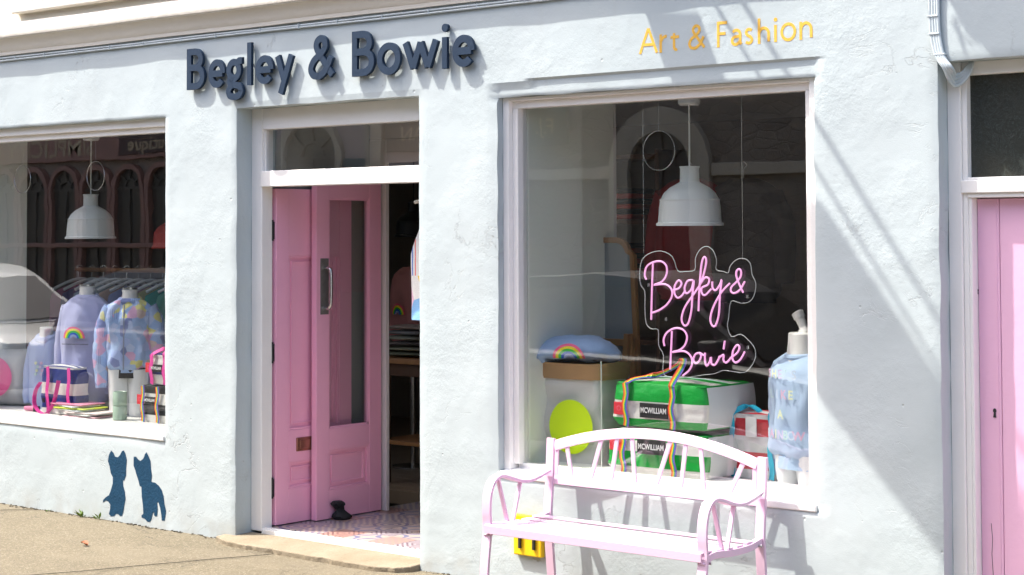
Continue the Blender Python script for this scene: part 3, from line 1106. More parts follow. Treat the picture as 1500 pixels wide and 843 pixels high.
# joints in the paving, filled dark
JM = mat('joint_dirt', (.06, .05, .035), .95, .003, 60, .3, 20)
for (x0, y0, x1, y1) in ((-3.05, -.03, -3.95, -.75), (-2.35, -1.62, -4.6, -1.50), (-.75, -.17, -1.6, -1.9)):
    n_ = 24
    pts = []
    for i in range(n_ + 1):
        t = i / n_
        x, y = x0 + (x1 - x0) * t, y0 + (y1 - y0) * t
        pts.append((x + .006 * noise.noise(Vector((t * 9, 1, 0))), y, .0065 - .012 * min(1, max(0, -y - .1)) + .004 * noise.noise(Vector((x * 1.4, y * 1.4, 0)))))
    MB().sweep(pts, (0.63, -.78, 0), .005, .0025).build('joint', JM, pv)
tag(bx('far_pavement', PAVE, None, -45, 35, -9.6, -7.2, -.17, -.02, .01), 'pavement on the far side of the street', kind='structure')

# dirt and grit gathered along the foot of the wall
mb = MB()
rnd2 = random.Random(3)
for i in range(520):
    x = rnd2.uniform(-3.9, 3.0)
    if -1.36 < x < .2:
        continue
    r_ = rnd2.uniform(.002, .007)
    y = -.004 - abs(rnd2.gauss(0, .016))
    z = .0015 + .004 * noise.noise(Vector((x * 1.4, y * 1.4, 0))) + .002 * noise.noise(Vector((x * 6, y * 6, 3)))
    mb.hexa([(x + dx * r_ * rnd2.uniform(.6, 1), y + dy * r_ * .8, z + dz * r_ * .6) for dz in (0, 1) for dx, dy in ((-1, -1), (1, -1), (1, 1), (-1, 1))])
tag(mb.build('grit', mat('dark_grit', (.07, .06, .045), .95, 0, 0, .4, 60)), 'dark grit gathered along the foot of the shop wall', 'grit', kind='stuff')
lf = pt(8, 798, -.5)
rnd3 = random.Random(9)
lt = thing('dead_leaf', 'curled orange dead leaf lying on the pavement', 'leaf', (lf.x + .9, -.62, .0))
mb = MB()
for i in range(7):
    for j in range(4):
        u, v = i / 6, j / 3 - .5
        wdt = .020 * sin(pi * min(1, u * .95 + .03))
        mb.v.append((u * .06, v * wdt * 2, .004 + .012 * (v * 2) ** 2 + .006 * sin(u * 5)))
for i in range(6):
    for j in range(3):
        a = i * 4 + j
        mb.f.append((a, a + 4, a + 5, a + 1))
mb.build('blade', mat('dead_leaf_brown', (.28, .09, .03), .7), lt, smooth=True, local=True)

# ================================================================== FIXTURES ON THE WALL
# cables running under the cornice, clipped to the wall
ct = thing('fascia_cables', 'two thin painted cables clipped to the wall under the cornice', 'cable', (0, 0, 2.87))
for zz, yy in ((2.880, -.010), (2.866, -.012)):
    pts = [(x_, yy + wall_y(x_, zz), zz + .004 * noise.noise(Vector((x_ * 1.1, zz * 40, 0)))) for x_ in [-7.2 + .18 * i for i in range(66)]]
    MB().tube(pts, .0055, 8).build('cable', CABLEM, ct, smooth=True)
for i in range(36):
    x_ = -7 + i * .33 + random.uniform(-.03, .03)
    bx('clip', CABLEM, ct, x_ - .003, x_ + .003, -.019, .004, 2.859, 2.887, .002)

cb_ = thing('cable_bundle', 'bundle of pale painted cables running down the wall and looping into the side door frame', 'cable', pt(1372, 60))
for k_, (dx, dy) in enumerate(((0, 0), (4.0, 0), (8.0, 0), (11.5, 0))):
    path = [pt(1361 + dx * .95, -150, -.012), pt(1362 + dx, -40, -.012), pt(1363 + dx, 30, -.012), pt(1366 + dx, 62, -.012), pt(1372 + dx, 84 + dx * .1, -.014), pt(1383 + dx * .9, 100 - dx * .1, -.014),
            pt(1391 + dx * .5, 118 - dx * 1.1, .02), pt(1399, 126 - dx * 1.3, .05), pt(1410, 121 - dx * 1.2, .06), pt(1420 - dx * .4, 108 - dx * .7, .07), pt(1424 - dx * .3, 95, .08), pt(1425 - dx * .3, 90, .10)]
    MB().tube(cat_rom(path, 6), .0078, 8).build('cable', CABLEM, cb_, smooth=True)
for (px_, py_) in ((1367, 24), (1369, 50), (1377, 80)):
    p = pt(px_, py_, -.012)
    bx('clip', CABLEM, cb_, p.x - .025, p.x + .025, -.022, .005, p.z - .004, p.z + .004, .002)

yb_ = thing('yellow_wall_plate', 'yellow metal plate with black slotted bracket fixed to the wall behind the bench', 'plate', pt(778, 780))
a, b = pt(757, 752), pt(798, 813)
zb_, zt_ = pt(757, 811).z, pt(757, 752).z
bx('plate', YEL, yb_, a.x, b.x, -.028, .004, zb_, zt_, .006)
w_ = b.x - a.x
for fx in (.22, .72):
    bx('slot_bar', DARKM, yb_, a.x + w_ * fx, a.x + w_ * (fx + .09), -.040, -.0285, zb_ + .035, zt_ - .06, .003)
bx('slot_bar', DARKM, yb_, a.x + w_ * .22, a.x + w_ * .81, -.040, -.0285, zt_ - .075, zt_ - .058, .003)
for fx, fz in ((.08, .1), (.9, .1), (.08, .9), (.9, .9)):
    MB().lathe([(0, -.006), (.007, -.005), (.009, 0), (.009, .002)], (0, 0, 0), 10).build('bolt', BRASS, yb_, smooth=True)
    o_ = yb_.children[-1]
    o_.matrix_parent_inverse = yb_.matrix_basis.inverted() @ Matrix.Translation((a.x + w_ * fx, -.029, zb_ + (zt_ - zb_) * fz)) @ Matrix.Rotation(-pi / 2, 4, 'X')

# ================================================================== BENCH
bench = thing('bench', 'pale pink metal garden bench with slatted back in front of the display window', 'bench', (1.688, -.322, -.006), 0)
HB = .592


def bar(name, pts, side, w__, t__, n=5, smooth=True):
    P_ = cat_rom(pts, n) if n > 1 else pts
    o = MB().sweep(P_, side, w__, t__).build(name, BENCHP, bench, smooth=smooth, bevel=.002, local=True, ang=50)
    return o


for s in (-1, 1):
    x = s * HB
    # front leg that turns over into the arm rest
    bar('arm', [(x, -.245, 0), (x, -.238, .20), (x, -.218, .37), (x, -.222, .46), (x, -.215, .535), (x, -.190, .588), (x, -.145, .612), (x, -.085, .602), (x, -.005, .578), (x, .065, .570), (x, .135, .580), (x, .222, .602)], (1, 0, 0), .048, .014)
    # rear leg and back post
    bar('back_post', [(x, .262, 0), (x, .240, .20), (x, .228, .35), (x, .226, .42), (x, .238, .55), (x, .252, .752)], (1, 0, 0), .046, .016)
    # curved seat side
    bar('seat_side', [(x, -.222, .345), (x, -.19, .374), (x, -.135, .382), (x, -.015, .374), (x, .12, .376), (x, .220, .392)], (1, 0, 0), .030, .030)
    for (y0, z0, y1, z1) in ((-.145, .606, -.075, .388), (.018, .572, -.040, .385)):
        MB().sweep([(x, y0, z0), (x, y1, z1)], (1, 0, 0), .020, .010).build('arm_slat', BENCHP, bench, bevel=.0015, local=True)
    for (y0, z0) in ((-.200, .357), (.188, .377), (.205, .592)):
        MB().tube([(x + s * .014, y0, z0), (x + s * .030, y0, z0)], .006, 8).build('bolt', STEEL, bench, smooth=True, local=True)
XI = HB - .024
# seat slats
for y0, wd, z0 in ((-.194, .070, .400), (-.104, .050, .396), (-.024, .050, .392), (.056, .050, .392), (.136, .050, .397)):
    MB().box(-XI - .03, XI + .03, y0 - wd / 2, y0 + wd / 2, z0 - .004, z0 + .004).build('seat_slat', BENCHP, bench, bevel=.002, local=True)
MB().box(-XI - .028, XI + .028, -.2405, -.2325, .362, .400).build('seat_lip', BENCHP, bench, bevel=.002, local=True)
# back: lower rail, arched top rail, splayed slats
yb0 = lambda z: .241 + (z - .562) * .05
MB().sweep([(-XI, yb0(.562), .562), (XI, yb0(.562), .562)], (0, .16, .99), .048, .012).build('lower_rail', BENCHP, bench, bevel=.002, local=True)
top = []
for i in range(25):
    t = -1 + 2 * i / 24
    z = .718 + .092 * (1 - t * t)
    top.append((t * XI, yb0(z), z))
MB().sweep(top, [(0, .16, .99)] * 25, .048, .012).build('top_rail', BENCHP, bench, bevel=.002, local=True, smooth=True)
for i, (ft, fb) in enumerate([(.012, .012), (.065, .095), (.245, .195), (.325, .300), (.400, .420), (.590, .525), (.665, .645), (.735, .755), (.935, .875), (.988, .988)]):
    xt, xb_ = -XI + 2 * XI * ft, -XI + 2 * XI * fb
    zt = .718 + .092 * (1 - (xt / XI) ** 2) - .018
    zbm = .580
    MB().sweep([(xb_, yb0(zbm), zbm), (xt, yb0(zt), zt)], (1, 0, 0), .022, .008).build('back_slat', BENCHP, bench, bevel=.0015, local=True)

# ================================================================== THINGS IN THE WINDOWS
PLZ = .572


def pendant(px_, py_top, py_bot, Y, rpx, label, material, cord=True, ceil_z=2.5, group='pendant lamps'):
    top, bot = pt(px_, py_top, Y), pt(px_, py_bot, Y)
    h = top.z - bot.z
    d_ = (pt(px_ + rpx, py_bot, Y) - pt(px_ - rpx, py_bot, Y))
    # width across the view, seen square on
    R = h * .545
    t = thing('pendant_lamp', label, 'lamp', (top.x, Y, bot.z), 0, group)
    prof = [(R * 1.04, 0), (R * 1.04, .012 * 1), (R * .98, .018), (R * .97, h * .14), (R * .95, h * .30), (R * .92, h * .42), (R * .935, h * .425), (R * .93, h * .445), (R * .90, h * .45), (R * .80, h * .55), (R * .62, h * .64), (R * .42, h * .70), (R * .31, h * .735), (R * .30, h * .76), (R * .295, h * .97), (R * .315, h * .975), (R * .315, h), (0, h)]
    inner = [(R * 1.0, 0.0), (R * .95, h * .14), (R * .88, h * .43), (R * .6, h * .62), (R * .26, h * .72), (0, h * .72)]
    mb = MB().lathe(prof, (top.x, Y, bot.z), 40)
    mb.build('lamp_shade', material, t, smooth=True, ang=35)
    MB().lathe(inner, (top.x, Y, bot.z), 40).build('shade_lining', material, t, smooth=True)
    MB().lathe([(0, 0), (.03, .012), (.035, .04), (.022, .07), (.016, .1)], (top.x, Y, bot.z + h * .45), 16).build('bulb', PLASTICW, t, smooth=True)
    MB().tube([(top.x, Y, top.z - .01), (top.x, Y, ceil_z)], .0045, 8).build('cord', material, t, smooth=True)
    MB().lathe([(0, -.03), (.045, -.03), (.055, -.02), (.055, 0.0)], (top.x, Y, ceil_z), 20).build('ceiling_rose', PLASTICW, t, smooth=True)
    return t


pendant(1010, 244, 331, .55, 46, 'white enamel pendant lamp hanging in the right display window', LAMPW, ceil_z=pt(1010, 146, .55).z)
pendant(133, 285, 350, .60, 36, 'white enamel pendant lamp hanging in the left display window', LAMPW, ceil_z=pt(133, 200, .60).z)
pendant(606, 297, 347, 3.0, 20, 'black pendant lamp in the dark shop behind the open door', mat('black_lamp_enamel', (.012, .012, .012), .4), ceil_z=2.62)
pendant(252, 312, 364, 1.2, 30, 'red pendant lamp half hidden at the edge of the left window', mat('red_lamp_enamel', (.72, .06, .05), .4), ceil_z=2.62)

# wire hoops hanging on the glass
def hoop(px_, py_, rz_, label):
    c = pt(px_, py_, .20)
    o = MB().tube([(c.x + rz_ * .98 * cos(a_), .20, c.z + rz_ * sin(a_)) for a_ in [2 * pi * i / 48 for i in range(48)]], .0022, 6, True)
    t = thing('wire_hoop', label, 'hoop', (c.x, .20, c.z - rz_), 0, 'wire hoops hung in the windows')
    o.build('ring', STEEL, t, smooth=True)
    MB().tube([(c.x, .20, c.z + rz_), (c.x, .20, 2.5)], .0006, 5).build('thread', PLASTICW, t)


hoop(965, 221, .094, 'thin wire hoop hanging beside the pendant lamp in the right window')
hoop(33, 263, .092, 'thin wire hoop near the left edge of the left window')
hoop(140, 258, .092, 'thin wire hoop behind the cord of the left window pendant lamp')

# ---------------------------------------------------------------- neon sign
NY_ = .235
ZN = (940, 360, 4.217)
NEON = mat('pink_neon_tube', (.55, .30, .48), .35, emit=(1.0, .40, .80), estr=.26)
neon = thing('neon_sign', 'pink neon script reading Begley & Bowie on a clear acrylic panel', 'sign', pt(1025, 550, NY_))


def npt(x, y, dy=0.0):
    p = pt(*zpx(x, y, ZN), NY_)
    return Vector((p.x, NY_ + dy, p.z))


NS = [
    [(38, 210), (28, 180), (40, 130), (80, 103), (130, 98), (163, 130), (160, 185), (130, 225), (85, 243), (150, 238), (190, 265), (196, 310), (168, 360), (122, 396), (75, 415)],
    [(79, 110), (75, 200), (71, 320), (68, 458)],
    [(205, 275), (240, 262), (255, 232), (236, 215), (213, 250), (212, 295), (230, 322), (256, 310), (278, 276)],
    [(325, 213), (292, 219), (274, 262), (285, 295), (315, 270), (331, 216), (323, 300), (316, 400), (297, 478), (272, 493), (256, 452), (276, 380), (330, 300), (366, 248)],
    [(366, 248), (391, 180), (408, 98), (397, 70), (381, 102), (370, 200), (363, 320), (360, 404)],
    [(374, 232), (400, 198), (425, 205), (418, 240), (380, 262), (382, 296), (402, 305), (438, 268)],
    [(445, 222), (447, 260), (466, 276), (492, 240), (502, 214), (493, 300), (486, 420), (467, 489), (446, 495), (433, 452), (452, 378), (500, 290), (552, 233)],
    [(636, 290), (612, 240), (594, 190), (595, 158), (610, 145), (623, 160), (618, 195), (590, 228), (562, 258), (562, 285), (584, 293), (618, 270), (645, 222)],
    [(150, 620), (145, 580), (165, 537), (215, 510), (265, 520), (289, 560), (277, 612), (242, 645), (200, 657), (270, 652), (310, 680), (321, 725), (302, 770), (262, 803)],
    [(196, 528), (192, 620), (188, 700), (185, 765)],
    [(366, 662), (342, 670), (328, 700), (340, 726), (362, 715), (376, 682), (366, 662), (400, 682)],
    [(400, 662), (400, 710), (410, 742), (428, 718), (437, 690), (440, 728), (460, 736), (481, 706), (490, 682)],
    [(486, 694), (514, 674), (514, 708), (532, 722), (560, 692)],
    [(522, 588), (515, 640)],
    [(560, 692), (600, 660), (613, 626), (596, 615), (573, 650), (570, 700), (590, 722), (620, 700), (645, 655)],
]
for st in NS:
    MB().tube(cat_rom([npt(x, y, -.012) for x, y in st], 6), .0047, 8).build('neon_tube', NEON, neon, smooth=True, ang=80)
OUTL = [(-12, 180), (0, 95), (45, 50), (120, 34), (190, 70), (222, 155), (270, 160), (328, 150), (332, 80), (360, 25), (400, 5), (440, 30), (462, 90), (460, 148), (505, 160), (535, 168), (548, 125), (585, 88), (632, 80), (670, 110), (682, 180), (705, 235), (693, 310), (660, 350), (610, 356), (552, 345), (538, 440), (530, 500), (555, 562), (610, 548), (655, 580), (700, 640), (695, 712), (640, 782), (560, 778), (500, 772), (450, 792), (380, 800), (260, 815), (140, 800), (135, 680), (105, 615), (102, 522), (60, 515), (28, 480), (20, 380), (20, 285), (-5, 245)]
ol = cat_rom([npt(x, y) for x, y in OUTL], 3, True)
mb = MB().prism([(p.x, p.z) for p in ol], lambda u, v, w_: (u, w_, v), NY_, NY_ + .005)
mb.build('acrylic_panel', ACRYLIC, neon)
MB().tube(ol, .0017, 5, True).build('panel_edge', mat('lit_acrylic_edge', (.62, .64, .64), .3), neon)
for (x, y) in ((42, 238), (652, 310), (656, 624), (150, 450)):
    p = npt(x, y)
    MB().lathe([(0, -.012), (.006, -.012), (.006, .004)], (p.x, p.y, p.z), 10).build('stand_off', STEEL, neon)
for px_, y_ in ((943, 372), (1088, 382)):
    p = pt(px_, y_, NY_ + .008)
    MB().tube([(p.x, p.y, p.z), (p.x, p.y, 2.5)], .0008, 5).build('hanging_wire', STEEL, neon)


# ---------------------------------------------------------------- garments
def torso_rings(h, hw, dp, n=36, amp=.006, seed=0, table=None):
    tb = table or [(0, .84, .86), (.035, .84, .86), (.05, .93, .98), (.12, 1.0, 1.04), (.35, .97, 1.0), (.55, .98, 1.0), (.70, 1.0, 1.0), (.82, 1.0, .88), (.90, .93, .74), (.955, .72, .62), (.985, .46, .52), (1.0, .36, .48)]
    rings = []
    for i in range(31):
        t = i / 30
        for (a, b) in zip(tb, tb[1:]):
            if a[0] <= t <= b[0] + 1e-9:
                k = (t - a[0]) / (b[0] - a[0])
                k = k * k * (3 - 2 * k)
                rx, ry = a[1] + (b[1] - a[1]) * k, a[2] + (b[2] - a[2]) * k
                break
        r = []
        for j in range(n):
            a_ = 2 * pi * j / n
            ca, sa = cos(a_), sin(a_)
            x = hw * rx * math.copysign(abs(ca) ** .85, ca)
            y = dp * ry * math.copysign(abs(sa) ** .9, sa)
            q = amp * noise.noise(Vector((ca * 2.2, sa * 2.2 + seed, t * 3.2))) + amp * .5 * noise.noise(Vector((ca * 6, sa * 6 + seed, t * 4)))
            if t > .9:
                q *= (1 - t) * 10
            r.append((x + ca * q, y + sa * q * 2, t * h))
        rings.append(r)
    return rings


def front_y(hw, dp, x):
    q = min(.97, abs(x) / hw)
    return -dp * (1 - q ** (2 / .85)) ** .5 * 1.0


def rainbow(parent, cx, cz, r, fy, name='rainbow_band'):
    ws = r * .165
    for k in range(5):
        ro = r - k * ws
        mb = MB()
        V, F = [], []
        N = 28
        for i in range(N + 1):
            a_ = pi * i / N
            for rr_ in (ro, ro - ws):
                x_ = cx + rr_ * cos(a_)
                z_ = cz + rr_ * sin(a_) * .92
                V.append((x_, fy(x_, z_) - .0045, z_))
            if i:
                F.append((2 * i - 2, 2 * i, 2 * i + 1, 2 * i - 1))
        mb.add(V, F)
        mb.build(name, RAINBOW[k], parent, local=True, recalc=False)


def sleeve(parent, pts, radii, material, seed=0, name='sleeve'):
    P = cat_rom(pts, 6)
    n_ = len(P)
    rr = []
    for i in range(n_):
        t = i / (n_ - 1) * (len(radii) - 1)
        a = int(min(t, len(radii) - 2))
        rr.append((radii[a] + (radii[a + 1] - radii[a]) * (t - a)) * (1 + .07 * noise.noise(Vector((i * .7, seed, 0)))))
    mb = MB().tube(P, rr, 18)
    mb.v = [tuple(Vector(v) + Vector((1, 1, 0)) * .004 * noise.noise(Vector(v) * 22)) for v in mb.v]
    mb.build(name, material, parent, smooth=True, ang=70, local=True)


def torso(parent, name, h, hw, dp, material, seed=0, z0=0.0, amp=.006, table=None):
    rings = [[(x, y, z + z0) for x, y, z in r] for r in torso_rings(h, hw, dp, 36, amp, seed, table)]
    o = MB().loft(rings).build(name, material, parent, smooth=True, ang=60, local=True)
    return o


def neck(parent, z, r=.055, hh=.10, material=None):
    return MB().lathe([(r * 1.25, -.04), (r * 1.05, 0), (r * .98, hh * .5), (r * 1.0, hh), (r * .9, hh + .004), (0, hh + .006)], (0, 0, z), 24).build('neck', material or SKINW, parent, smooth=True, local=True)


def collar(parent, z, rx, ry, material, t=.014):
    MB().tube([(rx * cos(a_), ry * sin(a_), z + .012 * sin(a_)) for a_ in [2 * pi * i / 32 for i in range(32)]], t, 8, True).build('collar', material, parent, smooth=True, local=True)


def trousers(parent, z0, z1, material, hw=.155, dp=.10):
    tb = [(0, .80, .8), (.3, .86, .88), (.7, 1.02, 1.05), (1.0, .92, .95)]
    for s in (-1, 1):
        rings = []
        for i in range(13):
            t = i / 12
            r = []
            for j in range(20):
                a_ = 2 * pi * j / 20
                ww = hw * (.48 + .05 * t)
                q = .004 * noise.noise(Vector((cos(a_) * 2 + s, sin(a_) * 2, t * 5)))
                r.append((s * hw * .47 + (ww + q) * cos(a_), (dp + q) * (.85 + .15 * t) * sin(a_), z0 + (z1 - z0) * t))
            rings.append(r)
        MB().loft(rings).build('trouser_leg', material, parent, smooth=True, local=True)


# pale blue sweatshirt bust at the right of the big window
p0 = pt(1174, 600, .40)
zh, zn = pt(1165, 672, .40).z, pt(1165, 521, .40).z
bust = thing('dressed_mannequin', 'white bust in a pale blue sweatshirt printed with multicoloured words, by the window edge', 'mannequin', (p0.x + .025, .40, PLZ), radians(-19))
hB = zn - zh + .02
zb = zh - PLZ
torso(bust, 'sweatshirt', hB, .192, .135, BLUEJ, 2, zb, .012)
MB().loft([[(.165 * cos(2 * pi * j / 36), .120 * sin(2 * pi * j / 36), zb - .002 + dz) for j in range(36)] for dz in (-.035, .0, .02)]).build('hem_band', BLUEJ, bust, smooth=True, local=True)
collar(bust, zb + hB - .012, .090, .084, BLUEJ)
MB().lathe([(.095, -.06), (.086, -.01), (.080, .04), (.078, .082), (.072, .088), (0, .090)], (0, 0, zb + hB), 28).build('neck', SKINW, bust, smooth=True, local=True)
kn = Vector((0, 0, zb + hB + .086))
MB().tube(cat_rom([kn, kn + Vector((-.008, -.004, .022)), kn + Vector((-.018, -.006, .045)), kn + Vector((-.028, -.010, .068)), kn + Vector((-.036, -.014, .088)), kn + Vector((-.042, -.016, .098))], 4),
          [.034] * 2 + [.030] * 2 + [.020] * 4 + [.022] * 4 + [.028] * 4 + [.029] * 2 + [.022, .012, .004], 16).build('finial', SKINW, bust, smooth=True, local=True, ang=80)
for s in (-1, 1):
    sleeve(bust, [(s * .138, .01, zb + hB * .86), (s * .192, .02, zb + hB * .60), (s * .206, .01, zb + hB * .25), (s * .198, -.01, zb + .0), (s * .190, -.02, zb - .09)], [.066, .060, .054, .046, .038], BLUEJ, s * 3)
trousers(bust, -.0, zb + .03, CLOTHW, .155, .112)
tcol = [mat('print_' + n, c, .6) for n, c in (('rose', (.72, .46, .62)), ('mint', (.54, .72, .70)), ('lemon', (.74, .78, .48)), ('white', (.58, .68, .82)), ('orchid', (.62, .54, .77)))]
fy_b = lambda x, z: front_y(.192, .148, x) - .006
for row, (word, fz, sp) in enumerate((("SHE'S", .80, .042), ("LIKE", .615, .044), ("A", .43, .04), ("RAINBOW", .245, .034))):
    for i, ch in enumerate(word):
        u0 = (i - (len(word) - 1) / 2) * sp
        c_ = tcol[(i * 2 + row) % 5]
        text('printed_letter', ch, .056, lambda u, v: (u0 + u, fy_b(u0 + u, 0), zb + hB * fz + v), c_, bust, .0012, True)

# folded tee on a paper sack with yellow disc
sp_ = pt(845, 660, .40)
zs0, zs1 = PLZ, pt(850, 545, .40).z
xl, xr = pt(806, 600, .40).x, pt(893, 600, .40).x
hw_ = (xr - xl) / 2 + .012
sack = thing('paper_sack', 'white paper sack with a fluorescent yellow disc and rolled brown top', 'sack', ((xl + xr) / 2, .42, PLZ), radians(3))
rings = []
for i in range(29):
    t = i / 28
    r = []
    for j in range(72):
        a_ = 2 * pi * j / 72
        ca, sa = cos(a_), sin(a_)
        x = hw_ * (.92 + .06 * t) * math.copysign(abs(ca) ** .35, ca)
        y = .13 * math.copysign(abs(sa) ** .35, sa)
        q = .020 * noise.noise(Vector((x * 6, y * 7, t * 3.5))) + .009 * abs(noise.noise(Vector((x * 16, y * 13, t * 8)))) + .004 * noise.noise(Vector((x * 40, y * 30, t * 20)))
        r.append((x + q, y + q, t * (zs1 - zs0)))
    rings.append(r)
MB().loft(rings).build('sack_body', PAPERW, sack, smooth=True, local=True, ang=50)
rings = []
for t, g in ((0, 1.09), (.02, 1.13), (.07, 1.15), (.085, 1.17), (.075, 1.0)):
    r = []
    for j in range(48):
        a_ = 2 * pi * j / 48
        ca, sa = cos(a_), sin(a_)
        q = .010 * noise.noise(Vector((ca * 3, sa * 3, t * 30)))
        r.append((hw_ * g * math.copysign(abs(ca) ** .4, ca) + q, .13 * g * math.copysign(abs(sa) ** .4, sa) + q, zs1 - zs0 - .03 + t + q))
    rings.append(r)
MB().loft(rings).build('rolled_top', KRAFT, sack, smooth=True, local=True, ang=50)
dc = pt(838, 625, .285)
mb = MB()
V, F = [], []
for i in range(6):
    for j in range(40):
        r_ = .135 * i / 5
        V.append((dc.x - (xl + xr) / 2 + r_ * cos(2 * pi * j / 40) * .98, -.158, dc.z - PLZ + r_ * sin(2 * pi * j / 40)))
for i in range(5):
    for j in range(40):
        F.append((i * 40 + j, i * 40 + (j + 1) % 40, (i + 1) * 40 + (j + 1) % 40, (i + 1) * 40 + j))
mb.add(V, F)
mb.build('yellow_disc', NEONY, sack, local=True)

tp = pt(842, 520, .40)
tee = thing('folded_tee', 'folded sky blue tee shirt with a rainbow print lying on the paper sack', 'tee shirt', (tp.x, .40, zs1 + .030), radians(26))
rings = []
hwT = (pt(896, 520, .40).x - pt(790, 520, .40).x) / 2


def tee_env(t):
    return max(.30, (1 - abs(t) ** 3.0) ** .5 if abs(t) < 1 else 0)


def tee_zc(t):
    return .058 + .030 * (1 - t * t) - (.10 * max(0, -t - .55) if t < 0 else .02 * max(0, t - .6))


for i in range(29):
    t = -1 + 2 * i / 28
    env = tee_env(t)
    r = []
    for j in range(28):
        a_ = 2 * pi * j / 28
        q = .010 * noise.noise(Vector((t * 4, cos(a_) * 2, sin(a_) * 2))) + .004 * noise.noise(Vector((t * 11, cos(a_) * 5, sin(a_) * 5)))
        r.append((t * hwT + q, .150 * env * cos(a_) + q, tee_zc(t) + .066 * env * sin(a_) + q))
    rings.append(r)
MB().loft(rings).build('tee_body', BLUET, tee, smooth=True, local=True, ang=70)


def fyT(x, z):
    t = x / hwT
    k = (z - tee_zc(t)) / (.066 * tee_env(t))
    return -.150 * tee_env(t) * sqrt(max(.05, 1 - k * k)) - .010


rainbow(tee, .0, .045, .082, fyT)
text('slogan', 'when it rains look for rainbows', .021, lambda u, v: (u - .0, fyT(u, .034 + v) - .004, .034 + v), LABELB, tee, .0004, True)


# striped holdalls
def holdall(label, x0, x1, y0, y1, z0, z1, ca, cb, period, duty, webbing, lab=None, off=0.0, squash=.02, rot=0.0, grp='striped bags', strapw=.030, zipper=True, taper=.0, hand=True, strap_fr=(.2, .69), tall_handle=.12, plain_ends=False):
    t = thing('holdall', label, 'bag', ((x0 + x1) / 2, (y0 + y1) / 2, z0), rot, grp)
    hx, hy, h = (x1 - x0) / 2, (y1 - y0) / 2, z1 - z0
    key = 'stripe_%s' % label[:18].replace(' ', '_')
    sm = make_stripes(key, ca, cb, period, duty, 2, off)
    N = 64
    rings = []
    for i in range(21):
        tt = i / 20
        r = []
        for j in range(N):
            a_ = 2 * pi * j / N
            ca_, sa_ = cos(a_), sin(a_)
            ex = .19
            bul = 1 + .05 * sin(pi * tt) - taper * tt
            x = hx * bul * math.copysign(abs(ca_) ** ex, ca_)
            y = hy * bul * math.copysign(abs(sa_) ** ex, sa_)
            q = .010 * noise.noise(Vector((x * 5 + x0, y * 5, tt * 3))) + .006 * noise.noise(Vector((x * 14 + x0, y * 14, tt * 7)))
            e_ = 1.0 if tt < .93 else 1 - .015 * (tt - .93) / .07
            r.append((x * e_ + q, y * e_ + q, h * tt + q * .4))
        rings.append(r)
    MB().loft(rings, False).build('bag_body', sm, t, smooth=True, local=True, ang=55)
    # top: slightly domed sheet with lengthwise bands
    tm = make_stripes(key + '_top', cb, ca, hy * .8, .5, 1, hy * .2)
    mb = MB()
    for i in range(13):
        for j in range(9):
            u, v = -1 + 2 * i / 12, -1 + 2 * j / 8
            mb.v.append((u * hx * .985 * (1 - taper), v * hy * .985 * (1 - taper), h - .004 + .020 * (1 - u * u) * (1 - v * v) + .004 * noise.noise(Vector((u * 3, v * 3, x0)))))
    for i in range(12):
        for j in range(8):
            a = i * 9 + j
            mb.f.append((a, a + 9, a + 10, a + 1))
    mb.build('bag_top', tm, t, smooth=True, local=True)
    if zipper:
        MB().sweep([(-hx * .97, 0, h + .006), (-hx * .5, 0, h + .017), (0, 0, h + .021), (hx * .5, 0, h + .017), (hx * .97, 0, h + .006)], (0, 1, 0), .013, .003).build('zip', mat('white_zip', (.72, .78, .85), .4), t, local=True)
    fr = -hy * 1.045 - .004
    if plain_ends:
        mb = MB()
        for i in range(9):
            for j in range(9):
                u, v = -1 + 2 * i / 8, j / 8
                mb.v.append((hx * (1 + .05 * sin(pi * v)) + .018 - .012 * u ** 4, u * hy * .97, .01 + v * (h - .015)))
        for i in range(8):
            for j in range(8):
                a = i * 9 + j
                mb.f.append((a, a + 9, a + 10, a + 1))
        mb.build('end_panel', mat('white_coated_canvas', ca, .4, .004, 12), t, smooth=True, local=True)
    for si, f_ in enumerate(strap_fr):
        xs_ = -hx + 2 * hx * f_
        MB().sweep([(xs_ + .006 * sin(k * 1.3), fr - .010 - .006 * sin(pi * k / 8), h * k / 8) for k in range(9)], (1, 0, 0), strapw, .003, True).build('strap', webbing, t, local=True)
    if hand:
        a_, b_ = -hx + 2 * hx * strap_fr[0], -hx + 2 * hx * strap_fr[1]
        P_ = cat_rom([(a_, fr - .012, h * .98), (a_ + .02, fr * .8, h + .018), (a_ + (b_ - a_) * .35, fr * .45, h + .035), (a_ + (b_ - a_) * .75, fr * .4, h + tall_handle * .7), (b_ - .02, fr * .5, h + tall_handle), (b_ + .015, fr * .75, h + tall_handle * .75), (b_, fr - .008, h + .01), (b_, fr - .012, h * .95)], 6)
        n_ = len(P_)
        sd_ = [Vector((cos(.9 * sin(pi * i / (n_ - 1))), sin(.9 * sin(pi * i / (n_ - 1))), 0)) for i in range(n_)]
        MB().sweep(P_, sd_, strapw, .003, True).build('handle', webbing, t, local=True)
    if lab:
        lw, lh, lz, lx = lab
        lb_ = bx('label_patch', LABELB, t, lx - lw / 2, lx + lw / 2, fr - .016, fr - .010, lz - lh / 2, lz + lh / 2, .002, True)
        text('label_text', 'MCWILLIAM', lh * .52, lambda u, v: (lx + u, fr - .0185, lz + v), LABELW, lb_, .0008, True, .76)
        rl = bx('red_tag', REDL, t, -hx + .19 * 2 * hx - .085, -hx + .19 * 2 * hx - .02, fr - .008, fr - .003, lz - .030, lz + .030, .002, True)
        text('tag_mark', 'O', .035, lambda u, v: (-hx + .19 * 2 * hx - .0525 + u, fr - .0105, lz + v), PINKO, rl, -.0008, True)
    return t


